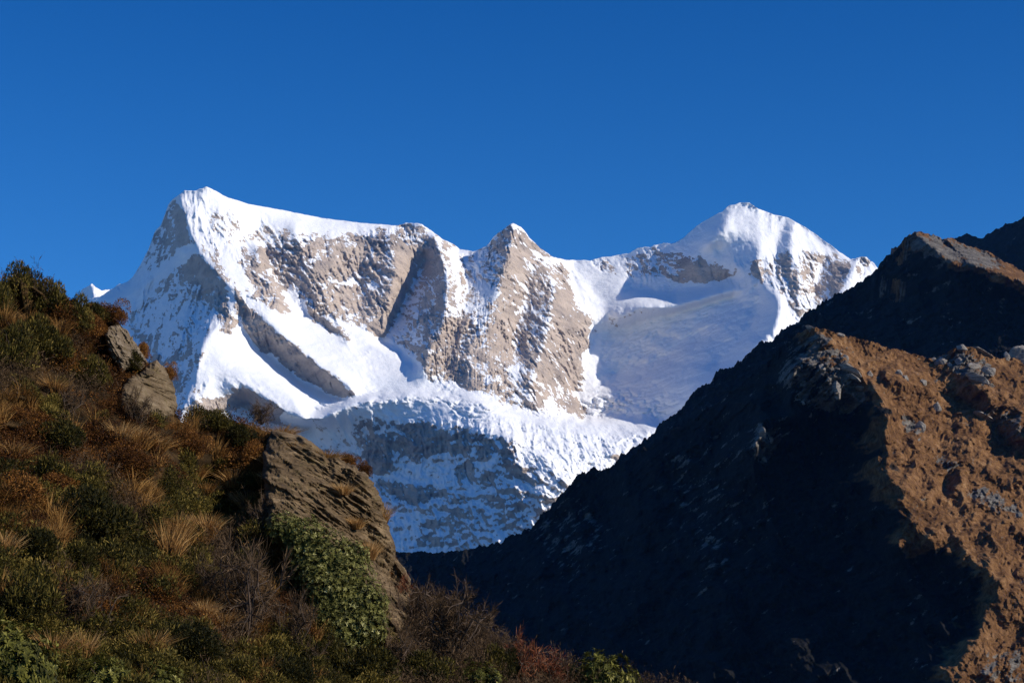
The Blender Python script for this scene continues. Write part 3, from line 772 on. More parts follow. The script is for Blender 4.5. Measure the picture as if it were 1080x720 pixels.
def rock_face(name, poly, cx, cy, dep, thick, mat, dip, bed, seed, p=2.6, sharp=1.0, rough=1.5, **props):
    """a rock body with its own thickness: domed front, buried back"""
    poly = np.array(poly, float)
    ang = np.arctan2(poly[:, 1] - cy, poly[:, 0] - cx); rad = np.hypot(poly[:, 0] - cx, poly[:, 1] - cy)
    o = np.argsort(ang); ang, rad = ang[o], rad[o]
    nt, nr = 300, 110
    th = np.linspace(-np.pi, np.pi, nt, endpoint=False)
    # straight edges between the outline's corners
    xs = np.concatenate([ang - 2 * np.pi, ang, ang + 2 * np.pi]); rs = np.tile(rad, 3)
    i = np.searchsorted(xs, th); a0, a1, r0_, r1_ = xs[i - 1], xs[i], rs[i - 1], rs[i]
    R = r0_ * r1_ * np.sin(a1 - a0) / np.maximum(r0_ * np.sin(th - a0) + r1_ * np.sin(a1 - th), 1e-6)
    R = R + rough * fbm(np.cos(th) * 4, np.sin(th) * 4, 5, .6, seed=seed) * 2
    s = np.linspace(0, 1, nr) ** .8
    PX = cx + s[:, None] * R * np.cos(th); PY = cy + s[:, None] * R * np.sin(th)
    bul = np.sqrt(np.clip(1 - s ** p, 0, 1))[:, None] * np.ones_like(PX)
    B = dep(PX, PY)
    P = at(PX, PY, B); x, z = P[..., 0], P[..., 2]
    ca, sa = math.cos(dip), math.sin(dip)
    l = x * ca - z * sa; c = z * ca + x * sa + .05 * fbm(x / .7, z / .5, 4, seed=seed + 1)
    q = c / bed + 1.0 * fbm(l / 3.0, c / .5, 5, seed=seed + 2)
    led = (q % 1); led = np.where(led < .8, led / .8, (1 - led) / .2) * (.35 + 1.3 * sstep(-.3, .4, fbm(l / 1.6, c / 1.1, 4, .6, seed=seed + 8)))
    fault = np.floor(l / .95 + .5 * fbm(l / 1.3, c / .8, 3, seed=seed + 7)); c = c + .11 * np.sin(fault * 12.9898 + seed)
    q = c / bed + 1.0 * fbm(l / 3.0, c / .5, 5, seed=seed + 2) + .37 * np.sin(fault * 78.2)
    led = (q % 1); led = np.where(led < .8, led / .8, (1 - led) / .2) * (.35 + 1.3 * sstep(-.3, .4, fbm(l / 1.6, c / 1.1, 4, .6, seed=seed + 8)))
    blocks = ridged(l / 3.2 + .4 * fbm(l, c, 3, seed=seed + 6), c / .6, 5, .6, seed=seed + 3)
    crack = sstep(.9, .99, ridged(l / 1.2 + .3 * c, c / .5, 2, .5, seed=seed + 4))
    fr = np.minimum(1, bul * 2.5)
    Df = B - thick * bul - fr * sharp * (.30 * led * bed / .3 + .6 * (blocks - .4) - .3 * crack + .20 * fbm(x / .25, z / .2, 5, .6, seed=seed + 5))
    Db = B + thick * .8 * bul
    F = at(PX, PY, Df); Bk = at(PX[:-1], PY[:-1], Db[:-1])
    V = np.concatenate([F.reshape(-1, 3), Bk.reshape(-1, 3)])
    ia = np.arange(nr * nt).reshape(nr, nt); ib = np.concatenate([nr * nt + np.arange((nr - 1) * nt).reshape(nr - 1, nt), ia[-1:]], 0)
    def ring(g, flip):
        f = np.stack([g[:-1], np.roll(g[:-1], -1, 1), np.roll(g[1:], -1, 1), g[1:]], -1).reshape(-1, 4)
        return f[:, ::-1] if flip else f
    org = at(np.array([cx]), np.array([cy]), np.array([float(dep(np.array([cx]), np.array([cy]))[0])]))[0]
    me = mesh(name, V - org, [ring(ia, False), ring(ib, True)], [mat], True)
    return link(name, me, None, org, **props)
off = lambda dz: (lambda X, Y: H_FIELD(X, Y) + dz)
rock_face('rock_outcrop', [(276, 478), (286, 455), (302, 455), (318, 460), (347, 478), (366, 488), (385, 497), (394, 508), (403, 528), (409, 549), (416, 580), (414, 610), (380, 640), (320, 610), (283, 560)],
          350, 540, off(-.9), 2.0, MAT_SCHIST, math.radians(34), .19, 301, 2.6, .9, 4.0,
          label='big tilted slab of layered brown rock above the bright green rhododendron', category='rock outcrop', group='bare rock on the near hillside')
rock_face('rock_outcrop', [(398, 600), (412, 582), (426, 598), (433, 612), (433, 640), (426, 662), (408, 682), (396, 655)], 415, 632, off(-.6), 1.0, MAT_SCHIST, math.radians(50), .25, 331,
          label='narrow grey rock rib at the foot of the big tilted slab, beside the bare bushes', category='rock outcrop', group='bare rock on the near hillside')
rock_face('boulder', [(149, 392), (158, 382), (165, 379), (174, 389), (182, 404), (185, 414), (187, 428), (183, 438), (172, 444), (163, 450), (140, 442), (125, 422), (130, 404), (140, 396)],
          157, 414, off(-.1), 1.25, MAT_BOULDER, math.radians(15), .7, 361, 3.0, .32, 1.2,
          label='large rounded brown boulder against the snow, under the reddish bushes', category='boulder', group='bare rock on the near hillside')
rock_face('rock_outcrop', [(110, 352), (116, 343), (126, 342), (134, 348), (142, 360), (150, 372), (157, 383), (150, 390), (138, 386), (128, 394), (119, 380), (113, 368)],
          133, 368, off(.1), .9, MAT_PALE, math.radians(60), .4, 391, 2.6, .7,
          label='pale steep rock face above the large rounded boulder, below the orange heath', category='rock outcrop', group='bare rock on the near hillside')
# ------------------------------------------------------------------ plants: one of each kind, then copies
def leaf_mat(name, stops, rough=.7, spec=.15, trans=.25, rnd=.35):
    t = NT(name)
    oi = t.n('ObjectInfo').outputs['Random']
    f = t.math('ADD', t.attr('var'), t.math('MULTIPLY', t.math('SUBTRACT', oi, .5), rnd), True)
    return t.bsdf(t.ramp(f, stops), rough, spec, trans=trans)
MAT_JUNIPER = leaf_mat('juniper_needles', [(.0, (.008, .010, .002)), (.45, (.032, .027, .005)), (.8, (.115, .090, .014)), (1.0, (.25, .175, .04))])
MAT_HEATH = leaf_mat('rusty_heath_leaves', [(.0, (.025, .009, .003)), (.45, (.125, .046, .009)), (.8, (.29, .125, .024)), (1.0, (.44, .22, .06))])
MAT_TWIG = leaf_mat('bare_twigs', [(.0, (.025, .015, .008)), (.5, (.075, .046, .024)), (1.0, (.155, .10, .056))], .85, .08, .05)
MAT_REDTWIG = leaf_mat('red_twigs', [(.0, (.05, .014, .008)), (.5, (.16, .045, .02)), (1.0, (.27, .11, .05))], .85, .08, .1)
MAT_GOLD = leaf_mat('dry_golden_grass', [(.0, (.14, .062, .016)), (.5, (.38, .20, .060)), (1.0, (.62, .40, .17))], .75, .1, .3)
MAT_DULLGRASS = leaf_mat('withered_grass', [(.0, (.06, .026, .007)), (.5, (.21, .10, .026)), (1.0, (.44, .25, .08))], .8, .08, .2)
MAT_RHODO = leaf_mat('rhododendron_leaves', [(.0, (.022, .024, .005)), (.5, (.095, .092, .014)), (.85, (.22, .20, .040)), (1.0, (.42, .37, .13))], .6, .12, .15, .2)
MAT_RHODO_PALE = leaf_mat('pale_rhododendron_leaves', [(.0, (.022, .025, .008)), (.5, (.10, .097, .020)), (.85, (.25, .235, .070)), (1.0, (.48, .44, .19))], .55, .12, .15, .1)
MAT_BARK = leaf_mat('shrub_bark', [(.0, (.04, .028, .02)), (1.0, (.14, .10, .075))], .9, .08, 0)

def unit(v): return v / np.maximum(np.linalg.norm(v, axis=-1, keepdims=True), 1e-9)
def quads(base, d, L, Wd, r, bend=0.0):
    """N leaf blades -> V (4N,3), F (N,4)"""
    d = unit(d); N = len(base)
    side = unit(np.cross(d, r.normal(size=(N, 3))))
    L = L[:, None]; Wd = Wd[:, None]
    tip = base + d * L; tip[:, 2] -= bend * L[:, 0]
    mid = base + d * L * .5
    V = np.stack([base, mid + side * Wd / 2, tip, mid - side * Wd / 2], 1).reshape(-1, 3)
    return V, np.arange(4 * N).reshape(N, 4)
def joinp(parts):
    Vs, Fs, A, k = [], [], [], 0
    for V, F, a in parts:
        Vs.append(V); Fs.append(F + k); A.append(a); k += len(V)
    return np.concatenate(Vs), np.concatenate(Fs), np.concatenate(A)
def dome(N, r, seed, flat=.75, inner=.5, lump=.35):
    d = unit(r.normal(size=(N, 3))); d[:, 2] = np.abs(d[:, 2]) * 1.0 - .08
    d = unit(d)
    R = 1 + lump * 1.6 * fbm(d[:, 0] * 2.2 + 5, d[:, 1] * 2.2 + d[:, 2] * 1.7, 3, .6, seed=seed)
    q = d * (R * (inner + (1 - inner) * r.random(N) ** .6))[:, None]
    q[:, 2] *= flat
    return q, d
def foliage(N, seed, L=(.16, .3), Wd=(.03, .06), up=.7, flat=.75, inner=.45, lump=.4, jit=.5):
    r = np.random.default_rng(seed)
    q, d = dome(N, r, seed, flat, inner, lump)
    dr = d * .7 + np.array([0, 0, up]) + r.normal(size=(N, 3)) * jit
    l = r.uniform(*L, N); w = r.uniform(*Wd, N)
    V, F = quads(q - unit(dr) * l[:, None] * .4, dr, l, w, r)
    # whole sprigs differ in colour
    k = fbm(q[:, 0] * 3 + 9, q[:, 1] * 3 + q[:, 2] * 3, 2, seed=seed + 3) * .8
    return V, F, np.clip(.45 + k + r.normal(size=N) * .17, 0, 1)
def cushion(N, seed, lobes=14, L=(.05, .1), Wd=(.025, .04), flat=.8, up=.35, jit=.6, lr=(.2, .42), spread=.75):
    """a shrub of many rounded tufts with dark gaps between them"""
    r = np.random.default_rng(seed)
    c, cd_ = dome(lobes, r, seed, 1.0, .35, .4)
    c = c * spread; c[:, 2] *= flat
    R = r.uniform(*lr, lobes); tone = r.normal(0, .13, lobes)
    i = r.choice(lobes, N, p=R ** 2 / (R ** 2).sum())
    d = unit(r.normal(size=(N, 3)) + np.array([0, 0, .35]))
    q = c[i] + d * (R[i] * (.55 + .5 * r.random(N) ** .35))[:, None] * np.array([1, 1, .9])
    keep = q[:, 2] > -.05
    q, d, i = q[keep], d[keep], i[keep]; N = len(q)
    l = r.uniform(*L, N); w = r.uniform(*Wd, N)
    V, F = quads(q, d * .7 + np.array([0, 0, up]) + r.normal(size=(N, 3)) * jit, l, w, r)
    return V, F, np.clip(.45 + tone[i] + r.normal(size=N) * .2, 0, 1)
def tube(pts, rad, n=4):
    pts = np.asarray(pts, float); m = len(pts)
    tan = unit(np.gradient(pts, axis=0))
    a = unit(np.cross(tan, np.array([.31, .87, .38]))); b = np.cross(tan, a)
    th = np.arange(n) * 2 * np.pi / n
    V = (pts[:, None] + rad[:, None, None] * (np.cos(th)[None, :, None] * a[:, None] + np.sin(th)[None, :, None] * b[:, None])).reshape(-1, 3)
    i = np.arange(m * n).reshape(m, n)
    F = np.stack([i[:-1], np.roll(i[:-1], -1, 1), np.roll(i[1:], -1, 1), i[1:]], -1).reshape(-1, 4)
    return V, F
def limbs(r, n, h, spread, r0, curl=.25, seg=6):
    out = []
    for k in range(n):
        a = r.uniform(0, 2 * np.pi); e = r.uniform(.25, 1) * spread
        d = unit(np.array([math.cos(a) * e, math.sin(a) * e, 1.0])); p = np.array([math.cos(a), math.sin(a), 0]) * r.uniform(0, .06)
        pts = [p.copy()]; L = h * r.uniform(.7, 1.1) / seg
        for s in range(seg):
            d = unit(d + r.normal(size=3) * curl + np.array([0, 0, .05])); p = p + d * L; pts.append(p.copy())
        out.append((np.array(pts), r0 * r.uniform(.7, 1.1)))
    return out
def twigbush(seed, stems=9, fine=900, spread=1.0, tall=1.0, wid=.016):
    """stems part, twigs part"""
    r = np.random.default_rng(seed)
    S, T = [], []
    ends = []
    for pts, r0 in limbs(r, stems, tall * .95, spread, .028):
        V, F = tube(pts, np.linspace(r0, r0 * .3, len(pts))); S.append((V, F, np.full(len(F), r.uniform(.2, .7))))
        for c in range(6):
            i = r.integers(2, len(pts)); d = unit(pts[i] - pts[i - 1] + r.normal(size=3) * .55 + np.array([0, 0, .2])); p = pts[i].copy(); q = [p.copy()]
            for s in range(4):
                d = unit(d + r.normal(size=3) * .3); p = p + d * .1 * tall; q.append(p.copy())
            q = np.array(q); V, F = tube(q, np.linspace(.012, .005, 5), 3); S.append((V, F, np.full(len(F), r.uniform(.3, .9))))
            for a, b in zip(q[:-1], q[1:]): ends.append((a, b - a))
    E = np.array([e[0] for e in ends]); Dv = np.array([e[1] for e in ends])
    k = r.integers(0, len(E), fine)
    base = E[k] + Dv[k] * r.random((fine, 1)); d = unit(Dv[k]) * .8 + r.normal(size=(fine, 3)) * .6 + np.array([0, 0, .25])
    V, F = quads(base, d, r.uniform(.10, .26, fine) * tall, r.uniform(.6, 1.2, fine) * wid, r)
    T.append((V, F, np.clip(r.normal(.5, .25, fine), 0, 1)))
    return joinp(S), joinp(T)
def tuft(seed, N=170, lean=.55, Lr=(.5, 1.0), w=.018):
    r = np.random.default_rng(seed)
    a = r.uniform(0, 2 * np.pi, N); rr = r.random(N) ** .6 * .22
    base = np.stack([np.cos(a) * rr, np.sin(a) * rr, np.zeros(N) - .03], -1)
    d = unit(np.stack([np.cos(a) * rr * 3 * lean + r.normal(size=N) * .15, np.sin(a) * rr * 3 * lean + r.normal(size=N) * .15, np.ones(N)], -1))
    L = r.uniform(*Lr, N); side = unit(np.cross(d, r.normal(size=(N, 3))))
    p1 = base + d * (L * .55)[:, None]; d2 = unit(d + np.stack([np.cos(a), np.sin(a), -np.ones(N) * .5], -1) * r.uniform(.15, .8, N)[:, None])
    p2 = p1 + d2 * (L * .5)[:, None]; ws = (side * w * r.uniform(.6, 1.3, N)[:, None])
    V = np.stack([base - ws, base + ws, p1 - ws * .8, p1 + ws * .8, p2 - ws * .12, p2 + ws * .12], 1).reshape(-1, 3)
    i = np.arange(N)[:, None] * 6
    F = np.concatenate([i + [0, 1, 3, 2], i + [2, 3, 5, 4]])
    v = np.clip(r.normal(.5, .24, N), 0, 1)
    return V, F, np.concatenate([v, np.clip(v + .12, 0, 1)])
def whorls(centres, dirs, r, L=.13, n=7):
    V, F, A = [], [], []
    N = len(centres); dirs = unit(dirs)
    a = unit(np.cross(dirs, r.normal(size=(N, 3)))); b = np.cross(dirs, a)
    vk = np.clip(r.normal(.45, .2, N), 0, 1)
    k = 0
    for j in range(n):
        th = 2 * np.pi * j / n + r.uniform(-.3, .3, N)
        rad = np.cos(th)[:, None] * a + np.sin(th)[:, None] * b
        d = unit(rad * .9 + dirs * r.uniform(-.15, .7, (N, 1)))
        side = unit(np.cross(d, dirs)); l = (L * r.uniform(.75, 1.25, N))[:, None]; up = np.cross(side, d)
        w = l * .19
        c0 = centres; t1 = c0 + d * l * .45; t2 = c0 + d * l - dirs * l * .08
        v = np.stack([c0, t1 + side * w + dirs * l * .04, t2, t1 - side * w + dirs * l * .04], 1).reshape(-1, 3)
        V.append(v); F.append(np.arange(4 * N).reshape(N, 4) + k); k += 4 * N
        A.append(np.clip(vk + r.normal(size=N) * .12, 0, 1))
    return np.concatenate(V), np.concatenate(F), np.concatenate(A)

def pm(name, p, mat, smooth=False):
    V, F, a = p
    return mesh(name, V, [F], [mat], smooth, None, {'var': a})

PROTO = {}
for k in range(3):
    r = np.random.default_rng(500 + k)
    PROTO['juniper', k] = [('foliage', pm('juniper_foliage', cushion(9000, 510 + k, 26, (.07, .15), (.022, .04), .75, .5, .5), MAT_JUNIPER)),
                           ('stem', pm('juniper_stem', joinp([(*tube(q, np.linspace(w, w * .3, len(q))), np.full((len(q) - 1) * 4, .4)) for q, w in limbs(r, 7, .75, .9, .03)]), MAT_BARK))]
    PROTO['heath', k] = [('foliage', pm('heath_foliage', cushion(7000, 530 + k, 22, (.05, .11), (.022, .04), .75, .3, .8), MAT_HEATH)),
                         ('stem', pm('heath_stem', joinp([(*tube(q, np.linspace(w, w * .3, len(q))), np.full((len(q) - 1) * 4, .4)) for q, w in limbs(r, 8, .8, 1.0, .02)]), MAT_BARK))]
    s_, t_ = twigbush(550 + k, 13, 2800, 1.1, 1.0, .010)
    PROTO['bare', k] = [('twigs', pm('bare_twigs', t_, MAT_TWIG)), ('stem', pm('bare_stem', s_, MAT_BARK))]
    s_, t_ = twigbush(570 + k, 9, 1500, .55, 1.15)
    PROTO['red', k] = [('twigs', pm('red_twigs', t_, MAT_REDTWIG)), ('stem', pm('red_stem', s_, MAT_BARK))]
    PROTO['tuft', k] = [(None, pm('grass_tuft', tuft(590 + k, 420, .7, (.45, 1.0), .012), MAT_GOLD))]
    q, d = dome(900, np.random.default_rng(610 + k), 610 + k, .85, .5, .55)
    PROTO['rhodo', k] = [('foliage', pm('rhododendron_foliage', whorls(q, d + np.array([0, 0, .35]), np.random.default_rng(620 + k), .13), MAT_RHODO)),
                         ('trunk', pm('rhododendron_trunk', joinp([(*tube(p_, np.linspace(w, w * .4, len(p_))), np.full((len(p_) - 1) * 4, .4)) for p_, w in limbs(np.random.default_rng(630 + k), 6, .85, .8, .04)]), MAT_BARK))]
NAMES = {'juniper': ('juniper_shrub', 'shrub'), 'heath': ('heath_shrub', 'shrub'), 'bare': ('bare_shrub', 'shrub'), 'red': ('red_twig_shrub', 'shrub'),
         'tuft': ('grass_tuft', 'grass tuft'), 'rhodo': ('rhododendron_bush', 'bush')}
GROUPS = {'juniper': 'dark green junipers on the near hillside', 'heath': 'rusty heath shrubs on the near hillside', 'bare': 'leafless shrubs on the near hillside',
          'red': 'red twigged shrubs on the near hillside', 'tuft': 'golden grass tufts on the near hillside', 'rhodo': 'rhododendrons on the near hillside'}
_n = 0
def plant(kind, px, py, wpx, hpx, label, where=None, lift=0.0):
    """a plant whose foot stands on the hillside in direction (px, py), wpx wide and hpx tall at that distance"""
    global _n
    _n += 1
    foot = hill(px, py) if where is None else where
    m = foot[1] / FPX
    name, cat = NAMES[kind]
    base = {'juniper': (2.2, .95), 'heath': (2.2, .95), 'bare': (1.9, 1.15), 'red': (1.3, 1.25), 'tuft': (.85, .9), 'rhodo': (2.3, 1.0)}[kind]
    sx_, sz_ = wpx * m / base[0], hpx * m / base[1]
    parts = PROTO[kind, _n % 3]
    root = link(name, parts[0][1] if parts[0][0] is None else None, None, foot + np.array([0, 0, -.04 + lift]), label=label, category=cat, group=GROUPS[kind])
    root.scale = (sx_, sx_, sz_); root.rotation_euler = (0, 0, _n * 2.399)
    if parts[0][0] is not None:
        for pn, me in parts: link(pn, me, root)
    return root
# ------------------------------------------------------------------ ground cover: one mass per kind
def mass(name, protos, mat, pts, scl, seed, tilt=.25, **props):
    r = np.random.default_rng(seed)
    Vs, Fs, As, k = [], [], [], 0
    which = r.integers(0, len(protos), len(pts))
    for i, (V, F, a) in enumerate(protos):
        P = pts[which == i]; n = len(P)
        if not n: continue
        s = r.uniform(*scl, n); th = r.uniform(0, 2 * np.pi, n); c, sn = np.cos(th), np.sin(th)
        X = V[None, :, 0] * c[:, None] - V[None, :, 1] * sn[:, None]; Y = V[None, :, 0] * sn[:, None] + V[None, :, 1] * c[:, None]
        tx, ty = r.normal(size=(2, n)) * tilt
        Z = V[None, :, 2] * r.uniform(.75, 1.25, n)[:, None] + X * tx[:, None] + Y * ty[:, None]
        W_ = np.stack([X, Y, Z], -1) * s[:, None, None] + P[:, None]
        Vs.append(W_.reshape(-1, 3)); Fs.append((F[None] + (np.arange(n) * len(V))[:, None, None] + k).reshape(-1, 4)); k += n * len(V)
        tone = fbm(P[:, 0] / 1.6, P[:, 2] / 1.3, 3, seed=seed + 5) * .55 + r.normal(size=n) * .1
        As.append(np.clip(a[None] + tone[:, None], 0, 1).ravel())
    me = mesh(name, np.concatenate(Vs), [np.concatenate(Fs)], [mat], False, None, {'var': np.concatenate(As)})
    return link(name, me, None, None, kind='stuff', **props)

# even scatter over the hillside's surface
N0 = 23000
u = RNG.uniform(-540, 780, N0); v = RNG.uniform(290, 775, N0)
tp = np.array(H_TOP, float)
ok = v > np.interp(u, tp[:, 0], tp[:, 1]) + 1
u, v = u[ok], v[ok]
PT = at(u, v, hill_depth(u, v))
rocky = np.zeros(len(u), bool)
for pl in ([(280, 470), (290, 459), (318, 464), (347, 482), (385, 501), (400, 528), (406, 549), (411, 580), (408, 605), (385, 610), (320, 590), (287, 550)],
           [(400, 598), (412, 588), (430, 610), (428, 660), (408, 672)],
           [(152, 394), (165, 383), (181, 404), (186, 426), (180, 438), (163, 446), (142, 436), (130, 420), (136, 404)],
           [(114, 350), (126, 346), (140, 362), (150, 378), (138, 384), (122, 382)]):
    rocky |= inside(pl, u, v)
PT[:, 2] -= .03
n_a = fbm(PT[:, 0] / 3.2, PT[:, 2] / 2.2, 4, .6, seed=701); n_b = fbm(PT[:, 0] / 2.2 + 7, PT[:, 2] / 1.6, 4, .6, seed=711)
green = sstep(440, 560, v) * (1 - sstep(210, 300, u)) * .45 + sstep(655, 690, v) * .45 + (v < 345) * (u < 95) * .35
rusty = np.exp(-((v - 345) / 60.) ** 2) * (u > 60) * .35 + np.exp(-((v - 470) / 40.) ** 2) * .25
score = np.stack([.06 + green * .75 + n_a * .8, .12 + rusty + n_b * .8, .14 + fbm(PT[:, 0] / 1.4, PT[:, 2] / 1.1 + 9, 4, .6, seed=721) * .9,
                  .13 + (u > 410) * (v > 600) * .6 + np.exp(-((u - 250) / 50.) ** 2 - ((v - 600) / 50.) ** 2) * .4 + fbm(PT[:, 0] / 1.7 + 3, PT[:, 2] / 1.5, 4, .6, seed=731) * .8])
kind = score.argmax(0)
def pick(k, frac):
    m = (kind == k) & ~rocky & (RNG.random(len(u)) < frac)
    return PT[m]
mass('juniper_scrub', [cushion(700, 740 + i, 7, (.10, .22), (.035, .06), .8, .45, .5, (.3, .5), .7) for i in range(4)], MAT_JUNIPER, pick(0, .38), (.22, .72), 751)
mass('heath', [cushion(560, 760 + i, 7, (.08, .18), (.035, .06), .8, .3, .8, (.3, .5), .7) for i in range(4)], MAT_HEATH, pick(1, .42), (.22, .6), 771)
mass('dry_grass', [tuft(780 + i, 70, .9, (.4, 1.0), .014) for i in range(4)], MAT_DULLGRASS, pick(2, .9), (.35, .75), 791)
mass('twig_scrub', [twigbush(800 + i, 5, 90, 1.1, 1.0, .022)[1] for i in range(4)], MAT_TWIG, pick(3, .95), (.45, .85), 811)

